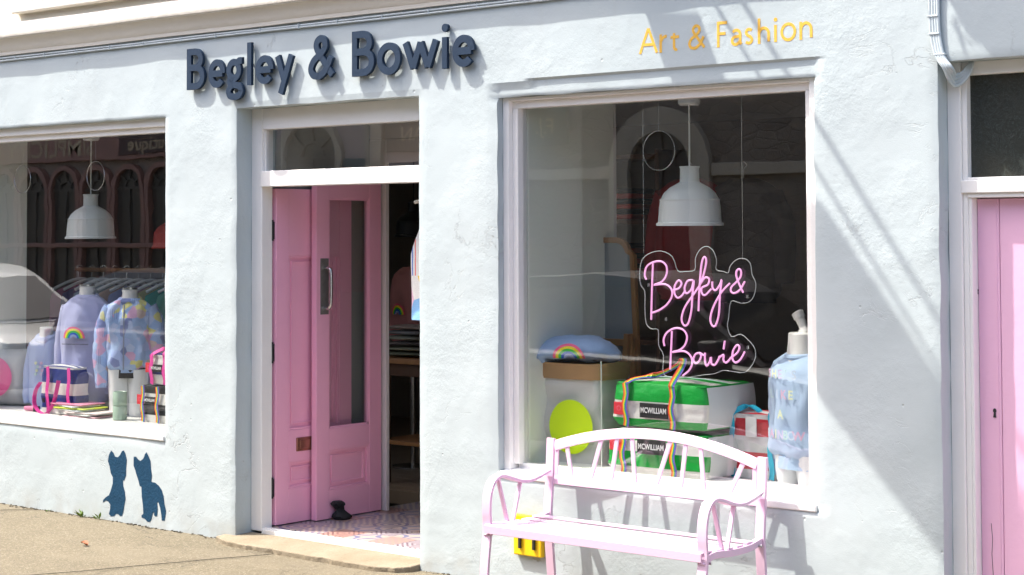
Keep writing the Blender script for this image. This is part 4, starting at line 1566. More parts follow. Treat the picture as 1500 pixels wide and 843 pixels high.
GRN, OFFW = (.005, .36, .045), (.74, .73, .69)
YB0, YB1 = .20, .62
lo0, lo1 = pt(891, 660, YB0).x, pt(1035, 660, YB0).x
z_low = pt(960, 634, YB0).z
z_top = pt(960, 563, YB0).z
gb1 = holdall('green and white striped holdall, the lower of the two stacked by the bench back', lo0, lo1, YB0, YB1, PLZ + .002, z_low, OFFW, GRN, .6 * (z_low - PLZ), .583, RBW, (.165, .070, .66 * (z_low - PLZ), -.010), .075 * (z_low - PLZ), hand=False, zipper=False, strap_fr=(.19, .70), plain_ends=True)
gb2 = holdall('green and white striped holdall with rainbow handles, topmost of the two stacked', pt(898, 600, YB0).x, pt(1032, 600, YB0).x, YB0 + .005, YB1, z_low + .022, z_top, OFFW, GRN, .83 * (z_top - z_low), .566, RBW, (.165, .070, .36 * (z_top - z_low), -.008), .66 * (z_top - z_low), strap_fr=(.17, .68), plain_ends=True)
for t_, hx_, hh_ in ((gb2, (pt(1032, 600, YB0).x - pt(898, 600, YB0).x) / 2, z_top - z_low),):
    fn_ = lambda u, v: (hx_ * 1.03 + .0185, -.05 + u, .125 + v)
    text('end_print', 'MADE\nFROM', .026, fn_, PINKO, t_, 0, True)
    fn_ = lambda u, v: (hx_ * 1.03 + .0185, .035 + u, .085 + v)
    text('end_print', 'R R', .05, fn_, MAROON, t_, .002, True)

rb_x0, rb_x1 = pt(1068, 650, .42).x, pt(1140, 650, .42).x
rbz1 = pt(1100, 606, .45).z
shp = holdall('red and white striped shopper with turquoise straps between the holdalls and the bust', rb_x0, rb_x1, .42, .56, PLZ + .002, rbz1, (.80, .78, .74), (.70, .045, .06), .155, .52, TURQ, None, .035, strapw=.026, zipper=False, taper=.12, strap_fr=(.10, .90), tall_handle=-.02)
bx('flap', mat('white_canvas', (.75, .74, .72), .7), shp, (rb_x0 + rb_x1) / 2 - .03, (rb_x0 + rb_x1) / 2 + .03, .398, .404, rbz1 - .105, rbz1 - .01, .002)

# easel-like framed board behind, and clear stand beside the sack
MY = .95
bp0, bp1 = pt(800, 350, MY), pt(921, 352, MY)
ez = thing('framed_mirror', 'tall tilted mirror in a rounded oak frame standing behind the paper sack', 'mirror', (bp1.x - .3, MY, PLZ))
zt = bp1.z
x1_, x0_ = bp1.x, bp1.x - .62
rr_ = .08
outl = [(x0_, .60), (x1_ + .07, .60)] + [(x1_ + .07 - .07 * (zt - rr_ - .6) / zt, zt - rr_)] + [(x1_ - rr_ + rr_ * cos(a_), zt - rr_ + rr_ * sin(a_)) for a_ in [pi / 2 * i / 6 for i in range(1, 7)]] + [(x0_ + rr_, zt), (x0_, zt - rr_)]
pth = [(x, MY, z) for x, z in outl]
MB().sweep(pth + [pth[0]], (0, 1, 0), .030, .030).build('frame', WOOD, ez, bevel=.003)
MB().prism(outl, lambda u, v, w_: (u, w_, v), MY - .004, MY + .006).build('glass_panel', mat('slate_mirror', (.26, .29, .31), .3), ez)
zc = pt(880, 500, MY).z
bx('cross_bar', WOOD, ez, x0_, x1_ + .05, MY - .05, MY - .02, zc - .018, zc + .018, .003)
MB().sweep([(x1_ + .05, MY - .06, zc + .05), (x1_ + .10, MY - .06, .58)], (1, 0, 0), .032, .025).build('leg', WOOD, ez, bevel=.003)
MB().sweep([(x1_ + .05, MY - .085, zc + .05), (x1_ - .01, MY - .085, .58)], (1, 0, 0), .032, .025).build('leg', WOOD, ez, bevel=.003)
cs = thing('clear_stand', 'clear acrylic stand round the paper sack', 'stand', (sack.location.x, .42, PLZ))
sx0, sx1 = xl - .03, xr + .055
MB().tube([(sx0, .27, PLZ + .004), (sx0, .27, PLZ + .34)], .003, 6).build('stand_edge', mat('acrylic_edge', (.72, .76, .72), .3), cs)
bx('stand_pane', ACRYLIC, cs, sx1, sx1 + .004, .26, .60, PLZ + .002, pt(898, 530, .27).z, 0)
MB().tube([(sx1, .26, PLZ + .004), (sx1, .26, pt(898, 530, .27).z)], .003, 6).build('stand_edge', mat('acrylic_edge', (.72, .76, .72), .3), cs)

# ---------------------------------------------------------------- left window display
pA = pt(127, 500, .46)
zhem, ztop = pt(127, 588, .46).z, pt(127, 432, .46).z
mA = thing('dressed_mannequin', 'mannequin in a long lilac sweatshirt with a rainbow on the chest', 'mannequin', (pA.x, .46, PLZ), radians(24))
hA = ztop - zhem
torso(mA, 'sweatshirt', hA, .172, .115, LILAC, 5, zhem - PLZ, .014)
collar(mA, zhem - PLZ + hA - .012, .066, .058, LILAC)
neck(mA, zhem - PLZ + hA, .048, .055)
MB().lathe([(.050, 0), (.050, .012), (0, .013)], (0, 0, zhem - PLZ + hA + .056), 24).build('neck_cap', STEEL, mA, smooth=True, local=True)
for s in (-1, 1):
    sleeve(mA, [(s * .125, .01, zhem - PLZ + hA * .88), (s * .178, .02, zhem - PLZ + hA * .62), (s * .188, .01, zhem - PLZ + hA * .3), (s * .160, -.01, zhem - PLZ + .05)], [.062, .056, .050, .036], LILAC, s * 5)
rainbow(mA, -.02, zhem - PLZ + hA * .60, .082, lambda x, z: front_y(.172, .128, x) - .008)
text('slogan', 'when it rains look for rainbows', .016, lambda u, v: (u * 1.0 - .02, front_y(.172, .128, u - .02) - .010, zhem - PLZ + hA * .545 + v), LABELB, mA, .0003, True)
MB().lathe([(.05, 0), (.11, .0), (.11, .01), (.03, .02), (.03, zhem - PLZ + .05)], (0, 0, 0), 24).build('stand', SKINW, mA, smooth=True, local=True)
for s in (-1, 1):
    MB().tube([(s * .055, 0, .0), (s * .056, 0, (zhem - PLZ) * .5), (s * .058, 0, zhem - PLZ + .05)], [.04, .046, .052], 16).build('leg', SKINW, mA, smooth=True, local=True)

pB = pt(190, 500, .46)
zhem, ztop = pt(190, 545, .46).z, pt(190, 437, .46).z
JK = NB('patchwork_print')
vv = JK.co((1, 1, 1))
cc = JK.ramp(JK.sep(JK.voro(vv, 19, 'F1', 'Color', 1.0))[0], [(0, (.36, .50, .80)), (.30, (.46, .55, .82)), (.45, (.22, .27, .55)), (.52, (.50, .60, .85)), (.62, (.72, .42, .62)), (.70, (.42, .55, .82)), (.80, (.72, .68, .25)), (.86, (.66, .50, .45)), (.92, (.42, .52, .85))], 'CONSTANT')
wv = JK.n.new('ShaderNodeTexWave')
wv.inputs['Scale'].default_value = 26
JK.l.new(vv, wv.inputs['Vector'])
msk = JK.math('MULTIPLY', JK.math('GREATER_THAN', wv.outputs['Fac'], .6), JK.math('GREATER_THAN', JK.sep(JK.voro(vv, 7, 'F1', 'Color'))[1], .68))
JK.out(JK.mix(JK.math('MULTIPLY', msk, .6), cc, (.22, .26, .52)), .7, JK.bump(JK.noise(JK.co(), 14, 4), .010))
mB_ = thing('dressed_mannequin', 'mannequin in a patchwork print bomber jacket and white trousers', 'mannequin', (pB.x, .46, PLZ), radians(38))
hB2 = ztop - zhem
torso(mB_, 'jacket', hB2, .150, .105, JK.m, 8, zhem - PLZ, .018)
MB().loft([[(.132 * cos(2 * pi * j / 36), .096 * sin(2 * pi * j / 36), zhem - PLZ + dz) for j in range(36)] for dz in (-.035, .0, .03)]).build('waistband', BLACKC, mB_, smooth=True, local=True)
collar(mB_, zhem - PLZ + hB2 - .010, .066, .058, JK.m)
neck(mB_, zhem - PLZ + hB2, .048, .055)
MB().lathe([(.050, 0), (.050, .012), (0, .013)], (0, 0, zhem - PLZ + hB2 + .056), 24).build('neck_cap', STEEL, mB_, smooth=True, local=True)
for s in (-1, 1):
    sleeve(mB_, [(s * .110, .01, zhem - PLZ + hB2 * .86), (s * .165, .02, zhem - PLZ + hB2 * .60), (s * .182, .0, zhem - PLZ + hB2 * .2), (s * .175, -.02, zhem - PLZ - .10)], [.066, .062, .056, .036], JK.m, s * 7)
MB().sweep([(-.010, front_y(.150, .112, 0) - .008 + .02 * (k / 8) ** 3, zhem - PLZ + .02 + (hB2 - .06) * k / 8) for k in range(9)], (1, 0, 0), .008, .004).build('zip', mat('dull_zip', (.35, .38, .5), .4, metal=.6), mB_, local=True)
trousers(mB_, 0, zhem - PLZ + .02, CLOTHW, .135, .095)

pC = pt(64, 560, .42)
zt_ = pt(64, 490, .42).z
hd = thing('dressed_mannequin', 'small child size mannequin in a pale blue hooded sweatshirt', 'mannequin', (pC.x, .44, PLZ), radians(22))
hC = zt_ - PLZ
torso(hd, 'hoodie', hC, .118, .082, mat('ice_blue_jersey', (.46, .54, .80), .85, .002, 220, .05, 12), 11, 0, .006)
MB().tube([(.060 * cos(a_), .050 * sin(a_), hC - .02 + .02 * sin(a_)) for a_ in [2 * pi * i / 24 for i in range(24)]], .022, 10, True).build('hood', mat('ice_blue_jersey', (.46, .54, .80)), hd, smooth=True, local=True)
neck(hd, hC, .045, .045)
for s in (-1, 1):
    sleeve(hd, [(s * .088, .01, hC * .86), (s * .125, .01, hC * .58), (s * .135, .0, hC * .2), (s * .13, -.01, .03)], [.048, .044, .040, .030], mat('ice_blue_jersey', (.46, .54, .80)), s * 2)
for i in range(8):
    cz = hC * (.62 - .05 * (i // 2))
    cx_ = -.02 + .034 * (i % 2) + .008 * (i % 3)
    MB().prism(arc(cx_, cz, .010, .010, 0, 330, 11), lambda u, v, w_: (u, front_y(.118, .090, u) + w_, v), -.010, -.004).build('printed_dot', (tcol[2], tcol[0], tcol[1], tcol[4])[i % 4], hd, local=True)

cu = thing('cushion', 'cream cushion with a large hot pink disc at the left edge of the left window', 'cushion', (pt(4, 560, .38).x, .38, PLZ), radians(25))
hcz = pt(10, 512, .38).z - PLZ
rings = []
for i in range(15):
    t = -1 + 2 * i / 14
    th_ = .105 * max(.04, (1 - t ** 4)) ** .6
    r = []
    for j in range(40):
        a_ = 2 * pi * j / 40
        ca, sa = cos(a_), sin(a_)
        x = .235 * math.copysign(abs(ca) ** .55, ca) * (.93 + .07 * t * t)
        q = .007 * noise.noise(Vector((x * 9, sa * 2, t * 4)))
        r.append((x + q, th_ * (1 - abs(ca) ** 5 * .8) * sa + q, hcz * (t + 1) / 2 + q))
    rings.append(r)
MB().loft(rings).build('cushion_body', PAPERW, cu, smooth=True, local=True, ang=70)
mb = MB()
for i in range(6):
    for j in range(40):
        r_ = .135 * i / 5
        x_, z_ = .0 + r_ * cos(2 * pi * j / 40), hcz * .52 + r_ * sin(2 * pi * j / 40)
        tz = min(1, abs(2 * z_ / hcz - 1))
        cax = min(1, (abs(x_) / .235))
        mb.v.append((x_, -.105 * max(.04, (1 - tz ** 4)) ** .6 * (1 - cax ** 4 * .45) - .014, z_))
for i in range(5):
    for j in range(40):
        mb.f.append((i * 40 + j, i * 40 + (j + 1) % 40, (i + 1) * 40 + (j + 1) % 40, (i + 1) * 40 + j))
mb.build('pink_disc', HOTPINK, cu, smooth=True, local=True)

NV = (.012, .03, .20)
tb0, tb1 = pt(60, 570, .22).x, pt(109, 570, .22).x
tot = holdall('navy and white striped tote with magenta handles at the front of the left window', tb0, tb1, .22, .33, PLZ + .002, pt(85, 538, .22).z, OFFW, NV, .165, .55, MAGENTA, None, .04, zipper=False, strap_fr=(.28, .90), hand=False, strapw=.03)
MB().sweep(cat_rom([(-.14, -.085, .20), (-.175, -.10, .14), (-.17, -.11, .06), (-.10, -.12, .012), (-.02, -.12, .012), (.03, -.11, .07), (.05, -.10, .15), (.06, -.09, .22)], 6), (0, 1, 0), .03, .003).build('loose_handle', MAGENTA, tot, local=True)
bx('label_patch', LABELB, tot, -.12, -.095, -.088, -.082, .07, .10, .001, True)
b0, b1 = pt(206, 590, .28).x, pt(206, 590, .28).x + .36
zmid = pt(225, 566, .28).z
holdall('black and white striped bag with rainbow handles, under the navy striped bag', b0, b1, .28, .50, PLZ + .002, zmid, OFFW, (.03, .032, .032), .13, .5, RBW, (.10, .045, .135, -.06), .02, zipper=False, strap_fr=(.13, .52), hand=False)
holdall('navy and white striped bag with pink handles, on top of the black striped bag', b0 + .07, b1, .30, .50, zmid + .012, pt(232, 520, .28).z, OFFW, NV, .12, .5, MAGENTA, (.10, .045, .10, -.06), .0, zipper=False, strap_fr=(.12, .55), tall_handle=.05)

# stack of printed cloths / papers
MAGC = [(.80, .30, .45), (.80, .82, .78), (.72, .85, .10), (.78, .80, .80), (.82, .70, .68), (.78, .80, .74), (.80, .50, .55)]
pp = pt(120, 605, .27)
for i, (dx_, ang_, zz) in enumerate(((.10, 6, 0), (.07, -3, .012), (.11, 9, .024), (-.02, -6, .036), (.0, 3, .048), (-.05, -9, .060), (-.03, 4, .072))):
    t = thing('folded_cloth', ('coral edged', 'white', 'pale pink edged', 'lime yellow', 'white and grey', 'lemon edged', 'bright pink')[i] + ' flat folded cloth in the low stack, number %s from the bottom' % ('one', 'two', 'three', 'four', 'five', 'six', 'seven')[i], 'cloth', (pp.x + dx_, .26, PLZ + zz + .001), radians(ang_), 'flat folded cloths')
    m_ = mat('folded_cloth_%d' % i, MAGC[(6 - i) % 7], .7, .002, 40)
    MB().box(-.15, .15, -.10, .10, 0, .0085).build('cloth_sheet', m_, t, bevel=.004, local=True, seg=3)

pq = pt(185, 608, .30)
for i in range(2):
    t = thing('sage_cup', ('sage green ceramic cup, the lower of two stacked', 'sage green ceramic cup stacked on top of another')[i], 'cup', (pq.x, .25, PLZ + .001 + i * .088), 0, 'stacked sage cups')
    MB().lathe([(0, 0), (.040, 0), (.044, .004), (.044, .084), (.042, .087), (.039, .084), (.038, .01), (0, .008)], (0, 0, 0), 28).build('cup_body', SAGE, t, smooth=True, local=True)
sc_ = pt(52, 601, .27)
tk = thing('rolled_socks', 'small roll of pink fabric at the foot of the navy tote', 'socks', (sc_.x, .24, PLZ))
MB().tube([(-.07, 0, .016), (.0, .005, .018), (.06, 0, .016)], [.014, .017, .012], 12).build('roll', mat('pink_wool', (.75, .25, .40), .8), tk, smooth=True, local=True)
bx('band', BLACKC, tk, .035, .075, -.016, .014, .001, .036, .004, True)

# clothes rail behind
rz_ = pt(170, 396, 1.15).z
ra, rb2 = pt(112, 396, 1.15).x, pt(330, 396, 1.15).x
rail = thing('clothes_rail', 'wooden clothes rail standing behind the mannequins', 'rail', ((ra + rb2) / 2, 1.15, .571))
MB().tube([(ra, 1.15, rz_), (rb2, 1.15, rz_)], .016, 12).build('rail_bar', WOOD, rail, smooth=True)
for x_ in (ra + .02, rb2 - .02):
    MB().tube([(x_, 1.15, .06 if x_ > 9 else .572), (x_, 1.15, rz_ + .03)], .014, 10).build('upright', STEEL, rail, smooth=True)
GC = [(.40, .12, .22), (.10, .08, .20), (.22, .28, .34), (.30, .34, .32), (.45, .30, .22), (.22, .24, .40), (.48, .30, .36), (.42, .38, .16), (.05, .30, .22), (.10, .32, .22), (.40, .18, .26), (.34, .14, .26)]
GN = ['plum', 'dark violet', 'slate', 'sage grey', 'rust', 'indigo', 'dusty rose', 'mustard', 'deep green', 'emerald', 'raspberry', 'mulberry']
for i in range(12):
    x_ = ra + .05 + i * (rb2 - ra - .10) / 11.5
    t = thing('hanging_garment', GN[i] + ' long sleeved top on a white hanger on the rail', 'garment', (x_, 1.15, rz_ - .12), radians(62 + random.uniform(-5, 5)), 'tops on the clothes rail')
    hk = [(0, 0, .105), (.022, 0, .132), (.0, 0, .152), (-.022, 0, .136)]
    MB().tube(cat_rom([(0, 0, .055), (0, 0, .10)] + hk[1:], 5), .003, 6).build('hook', STEEL, t, smooth=True, local=True)
    MB().tube(cat_rom([(-.20, 0, -.02), (-.10, 0, .028), (0, 0, .055), (.10, 0, .028), (.20, 0, -.02)], 4), .011, 8).build('hanger', PLASTICW, t, smooth=True, local=True)
    rings = []
    for k in range(12):
        tt = k / 11
        hw2 = (.215 if tt < .9 else .215 - (tt - .9) * 1.2) + .02 * (1 - tt)
        r = []
        for j in range(20):
            a_ = 2 * pi * j / 20
            q = .012 * noise.noise(Vector((cos(a_) * 3, i * 3.1, tt * 2)))
            r.append((hw2 * cos(a_), (.022 + q) * sin(a_), -.62 + .63 * tt))
        rings.append(r)
    MB().loft(rings).build('garment_body', mat('garment_' + GN[i].replace(' ', '_'), GC[i], .85), t, smooth=True, local=True)

# ---------------------------------------------------------------- seen through the door
kx = pt(613, 300, .34)
kn_ = NB('bright_knit_print')
vz = kn_.sep(kn_.tc.outputs['Object'])
f1 = kn_.math('FRACT', kn_.math('MULTIPLY', kn_.math('ADD', vz[0], vz[1]), 17))
strp = kn_.ramp(f1, [(0, (.75, .74, .72)), (.35, (.75, .74, .72)), (.36, (.10, .22, .62)), (.5, (.75, .74, .72)), (.72, (.70, .12, .10)), (.84, (.75, .74, .72))], 'CONSTANT')
low = kn_.ramp(kn_.sep(kn_.voro(kn_.co((1, 1, .8)), 9, 'F1', 'Color'))[0], [(0, (.85, .60, .05)), (.35, (.75, .74, .72)), (.5, (.22, .45, .75)), (.75, (.78, .50, .62))], 'CONSTANT')
kn_.out(kn_.mix(kn_.math('GREATER_THAN', vz[2], -.42), low, strp), .85, kn_.bump(kn_.noise(kn_.co(), 160, 2), .002))
kz = pt(613, 299, .34).z
kt = thing('hanging_jumper', 'white jumper with blue and red stripes hanging just inside the doorway', 'jumper', (kx.x + .145, .36, kz + .03), 0)
rings = []
for k in range(16):
    tt = k / 15
    hw2 = .215 - .15 * max(0, tt - .55) ** 1.1 / .45 ** 1.1
    r = []
    for j in range(24):
        a_ = 2 * pi * j / 24
        q = .01 * noise.noise(Vector((cos(a_) * 3, 1, tt * 3)))
        r.append((hw2 * cos(a_) + q, (.045 + q) * sin(a_), -.66 + .66 * tt))
    rings.append(r)
MB().loft(rings).build('jumper_body', kn_.m, kt, smooth=True, local=True)
MB().tube(cat_rom([(0, 0, 0), (0, 0, .05), (-.02, 0, .08), (0, 0, .10)], 5), .004, 6).build('hook', STEEL, kt, smooth=True, local=True)
MB().tube([(-.19, 0, -.02), (0, 0, .012), (.19, 0, -.02)], .010, 8).build('hanger', PLASTICW, kt, smooth=True, local=True)

tz = pt(590, 526, 1.85).z
tx0, tx1 = pt(545, 526, 1.85).x, pt(640, 526, 1.85).x
tb_ = thing('display_table', 'dark wooden display table inside the shop beyond the door', 'table', ((tx0 + tx1) / 2, 2.1, .062))
bx('table_top', WOOD, tb_, tx0, tx1, 1.85, 2.40, tz - .035, tz, .004)
for x_ in (tx0 + .03, tx1 - .09):
    for y_ in (1.88, 2.32):
        bx('leg', DKWOOD, tb_, x_, x_ + .06, y_, y_ + .06, .063, tz - .035, .003)
bx('apron', DKWOOD, tb_, tx0 + .09, tx1 - .09, 1.89, 1.92, tz - .12, tz - .036, .003)
zsh = pt(590, 648, 1.85).z
bx('shelf', WOOD, tb_, tx0 + .02, tx1 - .02, 1.87, 2.36, zsh - .025, zsh, .003)
SWC = [(.26, .28, .20), (.34, .35, .26), (.18, .16, .16), (.44, .46, .38), (.30, .31, .33), (.46, .38, .34)]
SWN = ['olive', 'khaki', 'charcoal', 'pale sage', 'slate grey', 'taupe']
for i in range(6):
    t = thing('folded_sweater', SWN[i] + ' folded sweater in the pile on the display table', 'sweater', ((pt(586, 520, 1.95).x) + .02 * (i % 3), 2.05, tz + .002 + i * .036), radians(random.uniform(-12, 12)), 'folded sweaters on the table')
    rings = []
    for k in range(9):
        u = -1 + 2 * k / 8
        rings.append([(u * .17 * (1 + .04 * sin(j)), .13 * cos(2 * pi * j / 16), .018 + (.017 * max(.35, 1 - u ** 6) + .003 * noise.noise(Vector((k, j, i)))) * sin(2 * pi * j / 16)) for j in range(16)])
    MB().loft(rings).build('sweater_body', mat('sweater_' + SWN[i].replace(' ', '_'), SWC[i], .9), t, smooth=True, local=True)
pS = pt(588, 440, 2.5)
zt2, zb2 = pt(588, 392, 2.5).z, pt(588, 500, 2.5).z
ps = thing('dressed_mannequin', 'bust in a dusty pink hooded sweatshirt with a small rainbow inside the shop', 'mannequin', (pS.x, 2.62, zb2 - .03), radians(-20))
torso(ps, 'sweatshirt', zt2 - zb2 + .03, .23, .13, mat('dusty_pink_jersey', (.62, .27, .27), .85), 3, .0, .01)
collar(ps, zt2 - zb2, .09, .07, mat('dusty_pink_jersey', (.62, .27, .27)), .03)
for s in (-1, 1):
    sleeve(ps, [(s * .16, .01, (zt2 - zb2) * .86), (s * .24, .02, (zt2 - zb2) * .55), (s * .25, -.0, (zt2 - zb2) * .1)], [.085, .075, .06], mat('dusty_pink_jersey', (.62, .27, .27)), s)
rainbow(ps, .05, (zt2 - zb2) * .42, .085, lambda x, z: front_y(.23, .14, x) - .008)
MB().tube([(0, 0, .062 - zb2 + .03), (0, 0, .02)], .02, 10).build('stand', STEEL, ps, smooth=True, local=True)
MB().lathe([(0, 0), (.15, 0), (.15, .012), (.02, .02)], (0, 0, .062 - zb2 + .03), 24).build('stand_base', STEEL, ps, smooth=True, local=True)

# ---------------------------------------------------------------- shelves and jackets behind the right window
sh0, sh1 = pt(790, 400, 2.6).x, pt(960, 400, 2.6).x
shf = thing('shelving', 'dark shelving of folded tops behind the right window display', 'shelves', ((sh0 + sh1) / 2, 2.7, .062))
zA, zB_ = pt(890, 322, 2.6).z, pt(890, 402, 2.6).z
for zz in (zA, zB_, zB_ - .42, zA + .42):
    bx('shelf', DKWOOD, shf, sh0, sh1, 2.6, 2.95, zz - .03, zz, .003)
for x_ in (sh0 - .03, sh1):
    bx('side_panel', DKWOOD, shf, x_, x_ + .03, 2.6, 2.95, .063, zA + .45, .003)
k = 0
for row, zz in (('upper', zA), ('lower', zB_)):
    for col_, xx in (('left', pt(862, 320, 2.65).x), ('right', pt(905, 320, 2.65).x)):
        for i in range(6):
            red = i % 2 == 0
            t = thing('folded_shirt', ('red' if red else 'black') + ' folded shirt, layer %s of the %s pile on the %s shelf' % (('one', 'two', 'three', 'four', 'five', 'six')[i], col_, row), 'shirt', (xx + random.uniform(-.01, .01), 2.75, zz + .002 + i * .034), 0, 'folded shirts on the shelves')
            MB().box(-.135, .135, -.13, .13, 0, .032).build('shirt_body', mat('dim_red_cloth', (.55, .05, .03), .8) if red else BLACKC, t, bevel=.012, local=True, seg=3)
            if i == 5 and row == 'lower' and col_ == 'right':
                text('print', 'MAYO', .075, lambda u, v: (u, -.138, .016 + v * .5), mat('lime_print', (.45, .6, .05), .6), t, .002, True)
for px_, lab_, c_ in ((1010, 'dark red jacket hanging behind the right window pendant lamp', (.30, .012, .02)), (1090, 'dark charcoal jacket hanging on the wall behind the neon sign', (.05, .045, .045))):
    p = pt(px_, 262, 2.3)
    t = thing('hanging_jacket', lab_, 'jacket', (p.x, 2.3, p.z), 0, 'jackets hanging in the shop')
    m_ = mat('jacket_%d' % px_, c_, .85, .004, 14)
    torso(t, 'jacket_body', .74, .25, .09, m_, px_, -.74, .014)
    for s in (-1, 1):
        sleeve(t, [(s * .17, .01, -.10), (s * .255, .02, -.32), (s * .275, .0, -.62)], [.085, .075, .058], m_, s)
    MB().tube(cat_rom([(0, 0, -.03), (0, 0, .05), (.02, 0, .08), (0, 0, .10)], 5), .004, 6).build('hook', STEEL, t, smooth=True, local=True)
# smoky glass bowl lamp hanging behind the transom
vp_ = pt(425, 228, .75)
gl_ = thing('globe_lamp', 'round smoky glass lamp behind the pane over the door', 'lamp', (vp_.x, .75, vp_.z - .14))
MB().lathe([(.02, .135), (.05, .132), (.10, .10), (.128, .04), (.132, -.01), (.12, -.06), (.085, -.105), (.04, -.128), (0, -.132)], (vp_.x, .75, vp_.z), 32).build('glass_globe', make_glass('smoky_glass', .12, (.62, .50, .36)), gl_, smooth=True)
MB().lathe([(.0, .03), (.025, .02), (.03, -.02), (0, -.04)], (vp_.x, .75, vp_.z), 16).build('bulb', PLASTICW, gl_, smooth=True)
MB().tube([(vp_.x, .75, vp_.z + .13), (vp_.x, .75, 2.5)], .006, 8).build('cord', DARKM, gl_)

# black door stop under the inner door
ds = ptx(497, 757, X2 + .02)
dst = thing('door_stop', 'small crumpled black door stop against the inner pink door', 'door stop', (X2 + .05, ds.y, .064))
rings = []
for i in range(11):
    t = i / 10
    rr_ = .050 * (1 - .45 * t) * (1 + .35 * sin(t * 9))
    rings.append([(rr_ * .8 * cos(2 * pi * j / 18) + .012 * noise.noise(Vector((t * 6, j * .8, 1))) - .02 * t, rr_ * sin(2 * pi * j / 18) + .02 * noise.noise(Vector((t * 5, j * .7, 4))) - .025 * t, .105 * t) for j in range(18)])
MB().loft(rings).build('stop_body', BLACKC, dst, smooth=True, local=True)

# ================================================================== ACROSS THE STREET
OY = -9.6
STONE = NB('rubble_stone')
c_ = STONE.co((1, 1, 2.1))
e_ = STONE.voro(c_, 4.2, 'DISTANCE_TO_EDGE')
cl = STONE.sep(STONE.voro(c_, 4.2, 'F1', 'Color'))[0]
col = STONE.ramp(cl, [(0, (.20, .165, .13)), (.5, (.25, .21, .165)), (1, (.31, .26, .20))])
col = STONE.mix(STONE.ramp(e_, [(0, (.4, .4, .4)), (.03, (0, 0, 0))]), col, (.16, .135, .105))
STONE.out(STONE.mix(STONE.math('MULTIPLY', STONE.noise(STONE.co(), 18, 5), .4), col, (.10, .09, .08)), .9, STONE.bump(STONE.ramp(e_, [(0, (0, 0, 0)), (.08, (1, 1, 1))]), .008))
DRESS = mat('dressed_limestone', (.50, .44, .34), .85, .004, 30, .12, 6)
DGL = mat('dim_window_glass', (.085, .08, .07), .12)


def archway(parent, xc, zs, r, rin, z0, wood=None):
    """arched window: stone surround ring, recessed pane, bars"""
    ring = []
    o_ = arc(xc, zs, r, r, 0, 180, 24)
    i_ = arc(xc, zs, rin, rin, 180, 0, 24)
    mb = MB()
    poly_o = [(xc + r, z0)] + o_ + [(xc - r, z0)]
    poly_i = [(xc + rin, z0)] + arc(xc, zs, rin, rin, 0, 180, 24) + [(xc - rin, z0)]
    n_ = len(poly_o)
    V = []
    for (a, b) in zip(poly_o, poly_i):
        V += [(a[0], OY + .09, a[1]), (b[0], OY + .09, b[1]), (b[0], OY - .05, b[1]), (a[0], OY - .05, a[1])]
    F = []
    for i in range(n_ - 1):
        for q in range(4):
            F.append((i * 4 + q, i * 4 + (q + 1) % 4, (i + 1) * 4 + (q + 1) % 4, (i + 1) * 4 + q))
    mb.add(V, F)
    w_ = mb.build('arched_window', wood or DRESS, parent, smooth=True, ang=40)
    MB().prism(poly_i, lambda u, v, d_: (u, d_, v), OY - .02, OY + .012).build('pane', DGL, w_)
    bars = MB()
    for a_ in (40, 90, 140):
        bars.sweep([(xc + rin * .45 * cos(radians(a_)), OY + .025, zs + rin * .45 * sin(radians(a_))), (xc + rin * cos(radians(a_)), OY + .025, zs + rin * sin(radians(a_)))], (0, 1, 0), .03, .04)
    bars.tube([(xc + rin * .45 * cos(t_), OY + .025, zs + rin * .45 * sin(t_)) for t_ in [pi * i / 16 for i in range(17)]], .02, 6)
    bars.box(xc - .02, xc + .02, OY + .013, OY + .04, z0, zs)
    bars.box(xc - rin, xc + rin, OY + .013, OY + .041, zs - .02, zs + .02)
    bars.build('glazing_bars', mat('dark_window_bars', (.10, .09, .07), .6), w_)
    return w_


sb = thing('stone_building', 'rubble stone building with round arched windows across the street', 'building', (0, OY, 0))
bx('wall', STONE.m, sb, -7.95, 9, OY - .4, OY, -.17, 6.0, 0)
for xc in (-5.23, -2.4, .45, 3.3):
    archway(sb, xc, 2.46, .70, .42, .75)
for a, b in ((-7.9, -5.95), (-4.52, -3.12), (-1.68, -.27), (1.17, 2.58), (4.02, 9)):
    bx('string_course', DRESS, sb, a, b, OY - .02, OY + .06, 2.36, 2.50, .01)
bx('plinth', DRESS, sb, -7.95, 9, OY - .02, OY + .07, -.17, .45, .01)
bx('eaves', DRESS, sb, -7.95, 9, OY - .3, OY + .20, 5.85, 6.05, .02)
MB().hexa([(-8, OY + .22, 6.05), (9, OY + .22, 6.05), (9, OY - 6, 6.05), (-8, OY - 6, 6.05), (-8, OY - 2.7, 8.2), (9, OY - 2.7, 8.2), (9, OY - 3.3, 8.2), (-8, OY - 3.3, 8.2)]).build('roof', mat('slate_roof', (.09, .09, .10), .7), sb)
for xc in (-5.23, -2.4, .45, 3.3):
    f_ = bx('upper_window', DRESS, sb, xc - .62, xc + .62, OY - .02, OY + .05, 3.9, 5.5, .01)
    bx('pane', DGL, f_, xc - .5, xc + .5, OY + .051, OY + .06, 4.0, 5.4, 0)

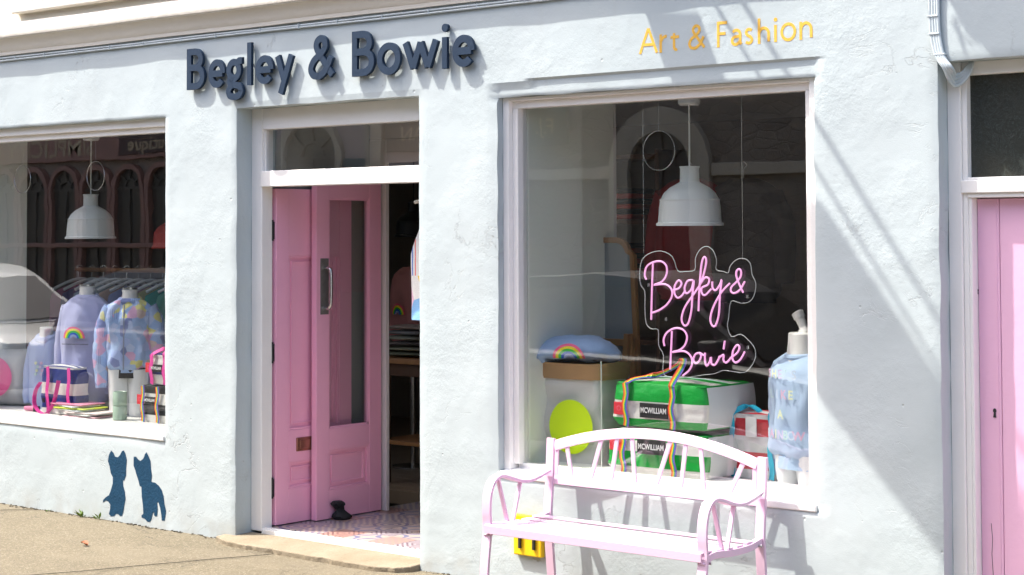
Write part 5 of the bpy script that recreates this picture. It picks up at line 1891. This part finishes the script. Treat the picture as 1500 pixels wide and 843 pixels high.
# middle shop with cream fascia
ms = thing('pale_shop_building', 'pale rendered shop with gilt fascia letters across the street', 'building', (-9.5, OY, 0))
bx('wall', mat('mauve_render', (.50, .41, .38), .8, .003, 20, .08, 2), ms, -12.2, -7.96, OY - .4, OY + .01, -.17, 5.6, 0)
bx('fascia', mat('dark_green_fascia', (.03, .035, .03), .5), ms, -9.6, -6.55, OY + .011, OY + .07, 2.78, 3.22, .01)
for x_ in (-9.6, -8.2, -8.0):
    bx('pilaster', DRESS, ms, x_ - .35, x_ - .05, OY + .012, OY + .09, -.1, 3.5, .01)
TX = mat('gilt_letters', (.60, .48, .30), .5)
for s_, xc_ in (('AN', -9.12), ('F.J.', -6.88)):
    V, F = text_mesh(s_, .26, .003)
    m_ = MB()
    m_.add([(xc_ - v.x, OY + .0745, 3.0 + v.y) for v in V], F)
    m_.build('fascia_letters', TX, ms, recalc=False)
archway(ms, -11.0, 2.75, .62, .5, .6)
f_ = bx('shop_window', mat('teal_shutter', (.06, .12, .13), .5), ms, -10.55, -9.75, OY - .02, OY + .05, .6, 2.72, .01)
bx('pane', DGL, f_, -10.48, -9.82, OY + .051, OY + .056, .7, 2.62, 0)

# boutique
bq = thing('boutique_building', 'red brown boutique shopfront with carved arches across the street', 'building', (-16, OY, 0))
RBP = mat('red_brown_paint', (.36, .18, .14), .5, .002, 30, .12, 4)
bx('wall', mat('brown_render', (.32, .25, .20), .8, .004, 20, .1, 2), bq, -24, -12.21, OY - .4, OY, -.17, 5.8, 0)
bx('fascia', RBP, bq, -19.5, -12.6, OY + .001, OY + .10, 2.86, 3.42, .01)
bx('fascia_board', mat('umber_board', (.07, .03, .025), .5), bq, -14.95, -12.9, OY + .101, OY + .115, 2.92, 3.24, .01)
for s_, xc_, z_, sz_ in (('SIMPLICITY', -16.65, 3.05, .36), ('Boutique', -14.1, 3.06, .27)):
    V, F = text_mesh(s_, sz_, .004)
    m_ = MB()
    m_.add([(xc_ - v.x * 1.28, OY + (.105 if s_[0] == 'S' else .120), z_ + v.y) for v in V], F)
    m_.build('fascia_letters', mat('gilt_sign_letters', (.55, .42, .26), .5), bq, recalc=False)
for i in range(9):
    archway(bq, -13.2 - i * .78, 2.42, .38, .30, .7, RBP)
bx('stall_riser', RBP, bq, -19.5, -12.6, OY + .001, OY + .11, -.1, .68, .01)
bx('window_rail', RBP, bq, -19.5, -12.6, OY + .001, OY + .12, 1.55, 1.62, .01)

# ---------------------------------------------------------------- parked cars
def car(label, x_front, paint, ymid=-4.55):
    L = 4.05
    t = thing('parked_car', label, 'car', (x_front - L / 2, ymid, -.11), 0, 'cars parked along the kerb')
    prof = [(-2.02, .30), (-2.03, .55), (-1.98, .80), (-1.90, .93), (-1.2, .95), (-.2, .94), (.75, .92), (1.25, .88), (1.70, .80), (1.93, .70), (2.02, .52), (2.01, .30), (1.72, .24), (-1.75, .24)]
    def sect(pf, hw, inset):
        m = MB()
        n_ = len(pf)
        rows = []
        for y_, k_ in ((-hw, inset), (-hw + .05, .0), (-hw + .16, -.012), (hw - .16, -.012), (hw - .05, .0), (hw, inset)):
            cx_, cz_ = 0, .58
            rows.append([(x * (1 - k_ * .25), y_, cz_ + (z - cz_) * (1 - k_)) for x, z in pf])
        for r in rows:
            m.v += r
        for i in range(len(rows) - 1):
            for j in range(n_):
                m.f.append((i * n_ + j, i * n_ + (j + 1) % n_, (i + 1) * n_ + (j + 1) % n_, (i + 1) * n_ + j))
        m.f.append(tuple(range(n_))[::-1])
        m.f.append(tuple((len(rows) - 1) * n_ + j for j in range(n_)))
        return m
    body = sect(prof, .86, .10).build('body', paint, t, smooth=True, ang=35, local=True, bevel=.012)
    cab = [(-1.92, .92), (-1.80, 1.18), (-1.55, 1.40), (-1.1, 1.50), (-.4, 1.535), (.15, 1.50), (.45, 1.38), (1.20, .90)]
    m = MB()
    n_ = len(cab)
    for y_, f in ((-.80, 0), (-.66, 1), (.66, 1), (.80, 0)):
        for x, z in cab:
            hgt = (z - .92) / .6
            yy = y_ if f == 0 else y_
            # sides lean in towards the roof
            yo = math.copysign(.80 - .17 * max(0, hgt), y_) if f == 0 else math.copysign(.80 - .17 * max(0, hgt) - .10, y_)
            m.v.append((x, yo, z - (0.012 if f == 0 else 0)))
    for i in range(3):
        for j in range(n_ - 1):
            m.f.append((i * n_ + j, i * n_ + j + 1, (i + 1) * n_ + j + 1, (i + 1) * n_ + j))
    m.f.append(tuple(range(n_)))
    m.f.append(tuple(3 * n_ + j for j in range(n_)))
    m.build('cabin', paint, t, smooth=True, ang=30, local=True)
    cg = mat('car_glass', (.012, .014, .016), .05)
    def yw(z):
        return .80 - .17 * (z - .92) / .6 + .004
    for s in (-1, 1):
        for pl in ([(-.32, .97), (-.30, 1.44), (-1.02, 1.41), (-1.42, 1.28), (-1.55, 1.0)], [(-.25, .97), (.98, .97), (.40, 1.33), (.12, 1.42), (-.24, 1.44)]):
            m = MB()
            m.add([(x, s * yw(z), z) for x, z in pl], [tuple(range(len(pl)))])
            m.build('side_window', cg, t, local=True)
        mm_ = MB().box(.72, .90, s * .83 - .07, s * .83 + .07, .96, 1.07).build('mirror', paint, t, bevel=.03, seg=3, local=True)
        for xw in (-1.28, 1.27):
            wh = MB().lathe([(.0, -.10), (.22, -.10), (.295, -.095), (.31, -.06), (.31, .06), (.295, .095), (.22, .10), (0, .10)], (0, 0, 0), 28)
            wh.v = [(xw + v[0], s * .76 + v[2], .31 + v[1]) for v in wh.v]
            wo = wh.build('tyre', RUB, t, smooth=True, local=True)
            rm = MB().lathe([(0, .108), (.05, .112), (.19, .104), (.205, .108), (.21, .10)], (0, 0, 0), 24)
            rm.v = [(xw + v[0], s * (.76 + v[2]), .31 + v[1]) for v in rm.v]
            rm.build('rim', STEEL, wo, smooth=True)
        bx('headlight', PLASTICW, t, 1.80, 1.975, s * .66 - .15, s * .66 + .15, .60, .74, .03, True)
        bx('tail_light', mat('red_lens', (.45, .01, .01), .2), t, -2.035, -1.90, s * .70 - .11, s * .70 + .11, .72, .90, .02, True)
    for pl in ([(1.17, .93), (.47, 1.375)], [(-1.905, .97), (-1.60, 1.365)]):
        (xa, za), (xb3, zb3) = pl
        o_ = .006 if xa > 0 else -.006
        m = MB()
        ya_, yb_ = .80 - .17 * (za - .92) / .6 - .09, .80 - .17 * (zb3 - .92) / .6 - .09
        m.add([(xa + o_, -ya_, za + .006), (xa + o_, ya_, za + .006), (xb3 + o_, yb_, zb3 + .006), (xb3 + o_, -yb_, zb3 + .006)], [(0, 1, 2, 3)])
        m.build('windscreen', cg, t, local=True)
    bx('number_plate', PLASTICW, t, 2.015, 2.03, -.26, .26, .40, .50, .003, True)
    return t


car('white hatchback parked across from the left display window', -9.25, mat('white_car_paint', (.72, .71, .68), .3, coat=.6))
car('bronze hatchback parked in the middle of the row', -4.6, mat('bronze_car_paint', (.13, .115, .10), .3, coat=.6))
car('dark grey hatchback parked across from the right display window', .55, mat('dark_car_paint', (.012, .013, .015), .5))

# ---------------------------------------------------------------- unseen casters added above the view to throw the diagonal shadows
XF = 1.18
Sx, Sz = SUN.x / SUN.y, -SUN.z / SUN.y


def back_to(px_, py_, xf=XF):
    """point in the plane x=xf standing square to the wall whose shadow falls on the wall point seen at px,py"""
    p = pt(px_, py_)
    d_ = (p.x - xf) / Sx
    return Vector((xf, -d_, p.z + Sz * d_))


fp = thing('shadow_flag_pole', 'added unseen pole and flag, shaped to cast the diagonal shadows on the shop wall', 'flag', (XF, 0, 3.3))
A0, A1 = back_to(1088, 3), back_to(1375, 468)
d_ = (A1 - A0).normalized()
st_ = A0 - d_ * ((A0.y - 0) / d_.y)
pole_a = [A0 + d_ * -((A0.y) / d_.y) if False else A0 - d_ * .35, A1 + d_ * .25]
MB().tube(pole_a, .014, 10).build('pole', WHITE, fp, smooth=True)
B0, B1 = back_to(1047, 6), back_to(1375, 540)
MB().tube([B0 - (B1 - B0).normalized() * .3, B1 + (B1 - B0).normalized() * .1], .010, 10).build('stay', WHITE, fp, smooth=True)
shadow_px = [(945, 14), (982, 122), (1012, 215), (1205, 590), (1405, 850), (1395, 585), (1205, 300), (1120, 200), (1066, 140), (1024, 20)]
poly = [back_to(*q) for q in shadow_px]
MB().prism([(p.y, p.z) for p in poly], lambda u, v, w_: (XF + w_, u, v), -.004, .004).build('shadow_cloth', mat('blue_shadow_cloth', (.10, .18, .40), .8), fp)
MB().tube([(XF, .02, st_.z), (XF, -.10, st_.z)], .02, 10).build('wall_bracket', DARKM, fp, smooth=True)

# unseen basket added at the upper right so its leaves shade the wall
hbk = thing('shadow_basket', 'added unseen basket of leafy plants high over the side door, there for its leaf shadow', 'basket', (2.72, -.30, 3.75))
MB().lathe([(0, -.14), (.09, -.12), (.15, -.05), (.17, .02), (.16, .02), (.0, .01)], (2.72, -.30, 3.78), 24).build('bowl', DKWOOD, hbk, smooth=True)
MB().tube([(2.72, .01, 4.25), (2.72, -.30, 4.25)], .012, 8).build('bracket', DARKM, hbk)
MB().tube([(2.72, -.30, 3.80), (2.72, -.30, 4.25)], .004, 6).build('chain', DARKM, hbk)
mb = MB()
rnd = random.Random(5)
for i in range(190):
    a_, e_ = rnd.uniform(0, 2 * pi), rnd.uniform(-.5, 1.2)
    r_ = rnd.uniform(.12, .30)
    c = Vector((2.72 + r_ * cos(a_) * 1.2, -.30 + r_ * sin(a_) * .8, 3.82 + r_ * e_ * .6))
    d1 = Vector((rnd.uniform(-1, 1), rnd.uniform(-1, 1), rnd.uniform(-.8, .8))).normalized()
    d2 = d1.orthogonal().normalized()
    L_ = rnd.uniform(.035, .075)
    mb.add([c, c + d1 * L_ * .5 + d2 * L_ * .18, c + d1 * L_, c + d1 * L_ * .5 - d2 * L_ * .18], [(0, 1, 2, 3)])
tag(mb.build('leaves', mat('basket_leaves', (.06, .12, .03), .6), hbk, recalc=False), kind='stuff')

# weeds at the foot of the wall
for k_, (px_, py_, n_, h_) in enumerate(((123, 757, 16, .055), (146, 760, 9, .045), (72, 755, 7, .03))):
    p = pt(px_, py_, -.012)
    t = thing('weed', ('bushiest small green weed growing at the foot of the wall', 'small green weed at the wall foot nearest the stencilled cats', 'tiny yellowish weed at the wall foot, farthest left')[k_], 'weed', (p.x, -.015, -.002), 0, 'weeds along the wall foot')
    mb = MB()
    for i in range(n_):
        a_ = rnd.uniform(0, 2 * pi)
        l_ = h_ * rnd.uniform(.6, 1.2)
        b_ = Vector((rnd.uniform(-.02, .02), rnd.uniform(-.012, .004), 0))
        tip = b_ + Vector((cos(a_) * l_ * .7, -abs(sin(a_)) * l_ * .7, l_ * rnd.uniform(.4, 1)))
        sd_ = Vector((-sin(a_), cos(a_), 0)) * l_ * .16
        md = (b_ + tip) / 2 + Vector((0, 0, l_ * .12))
        mb.add([b_, md + sd_, tip, md - sd_], [(0, 1, 2, 3)])
    mb.build('leaves', mat('weed_leaf', (.16, .24, .04), .6), t, local=True, recalc=False)
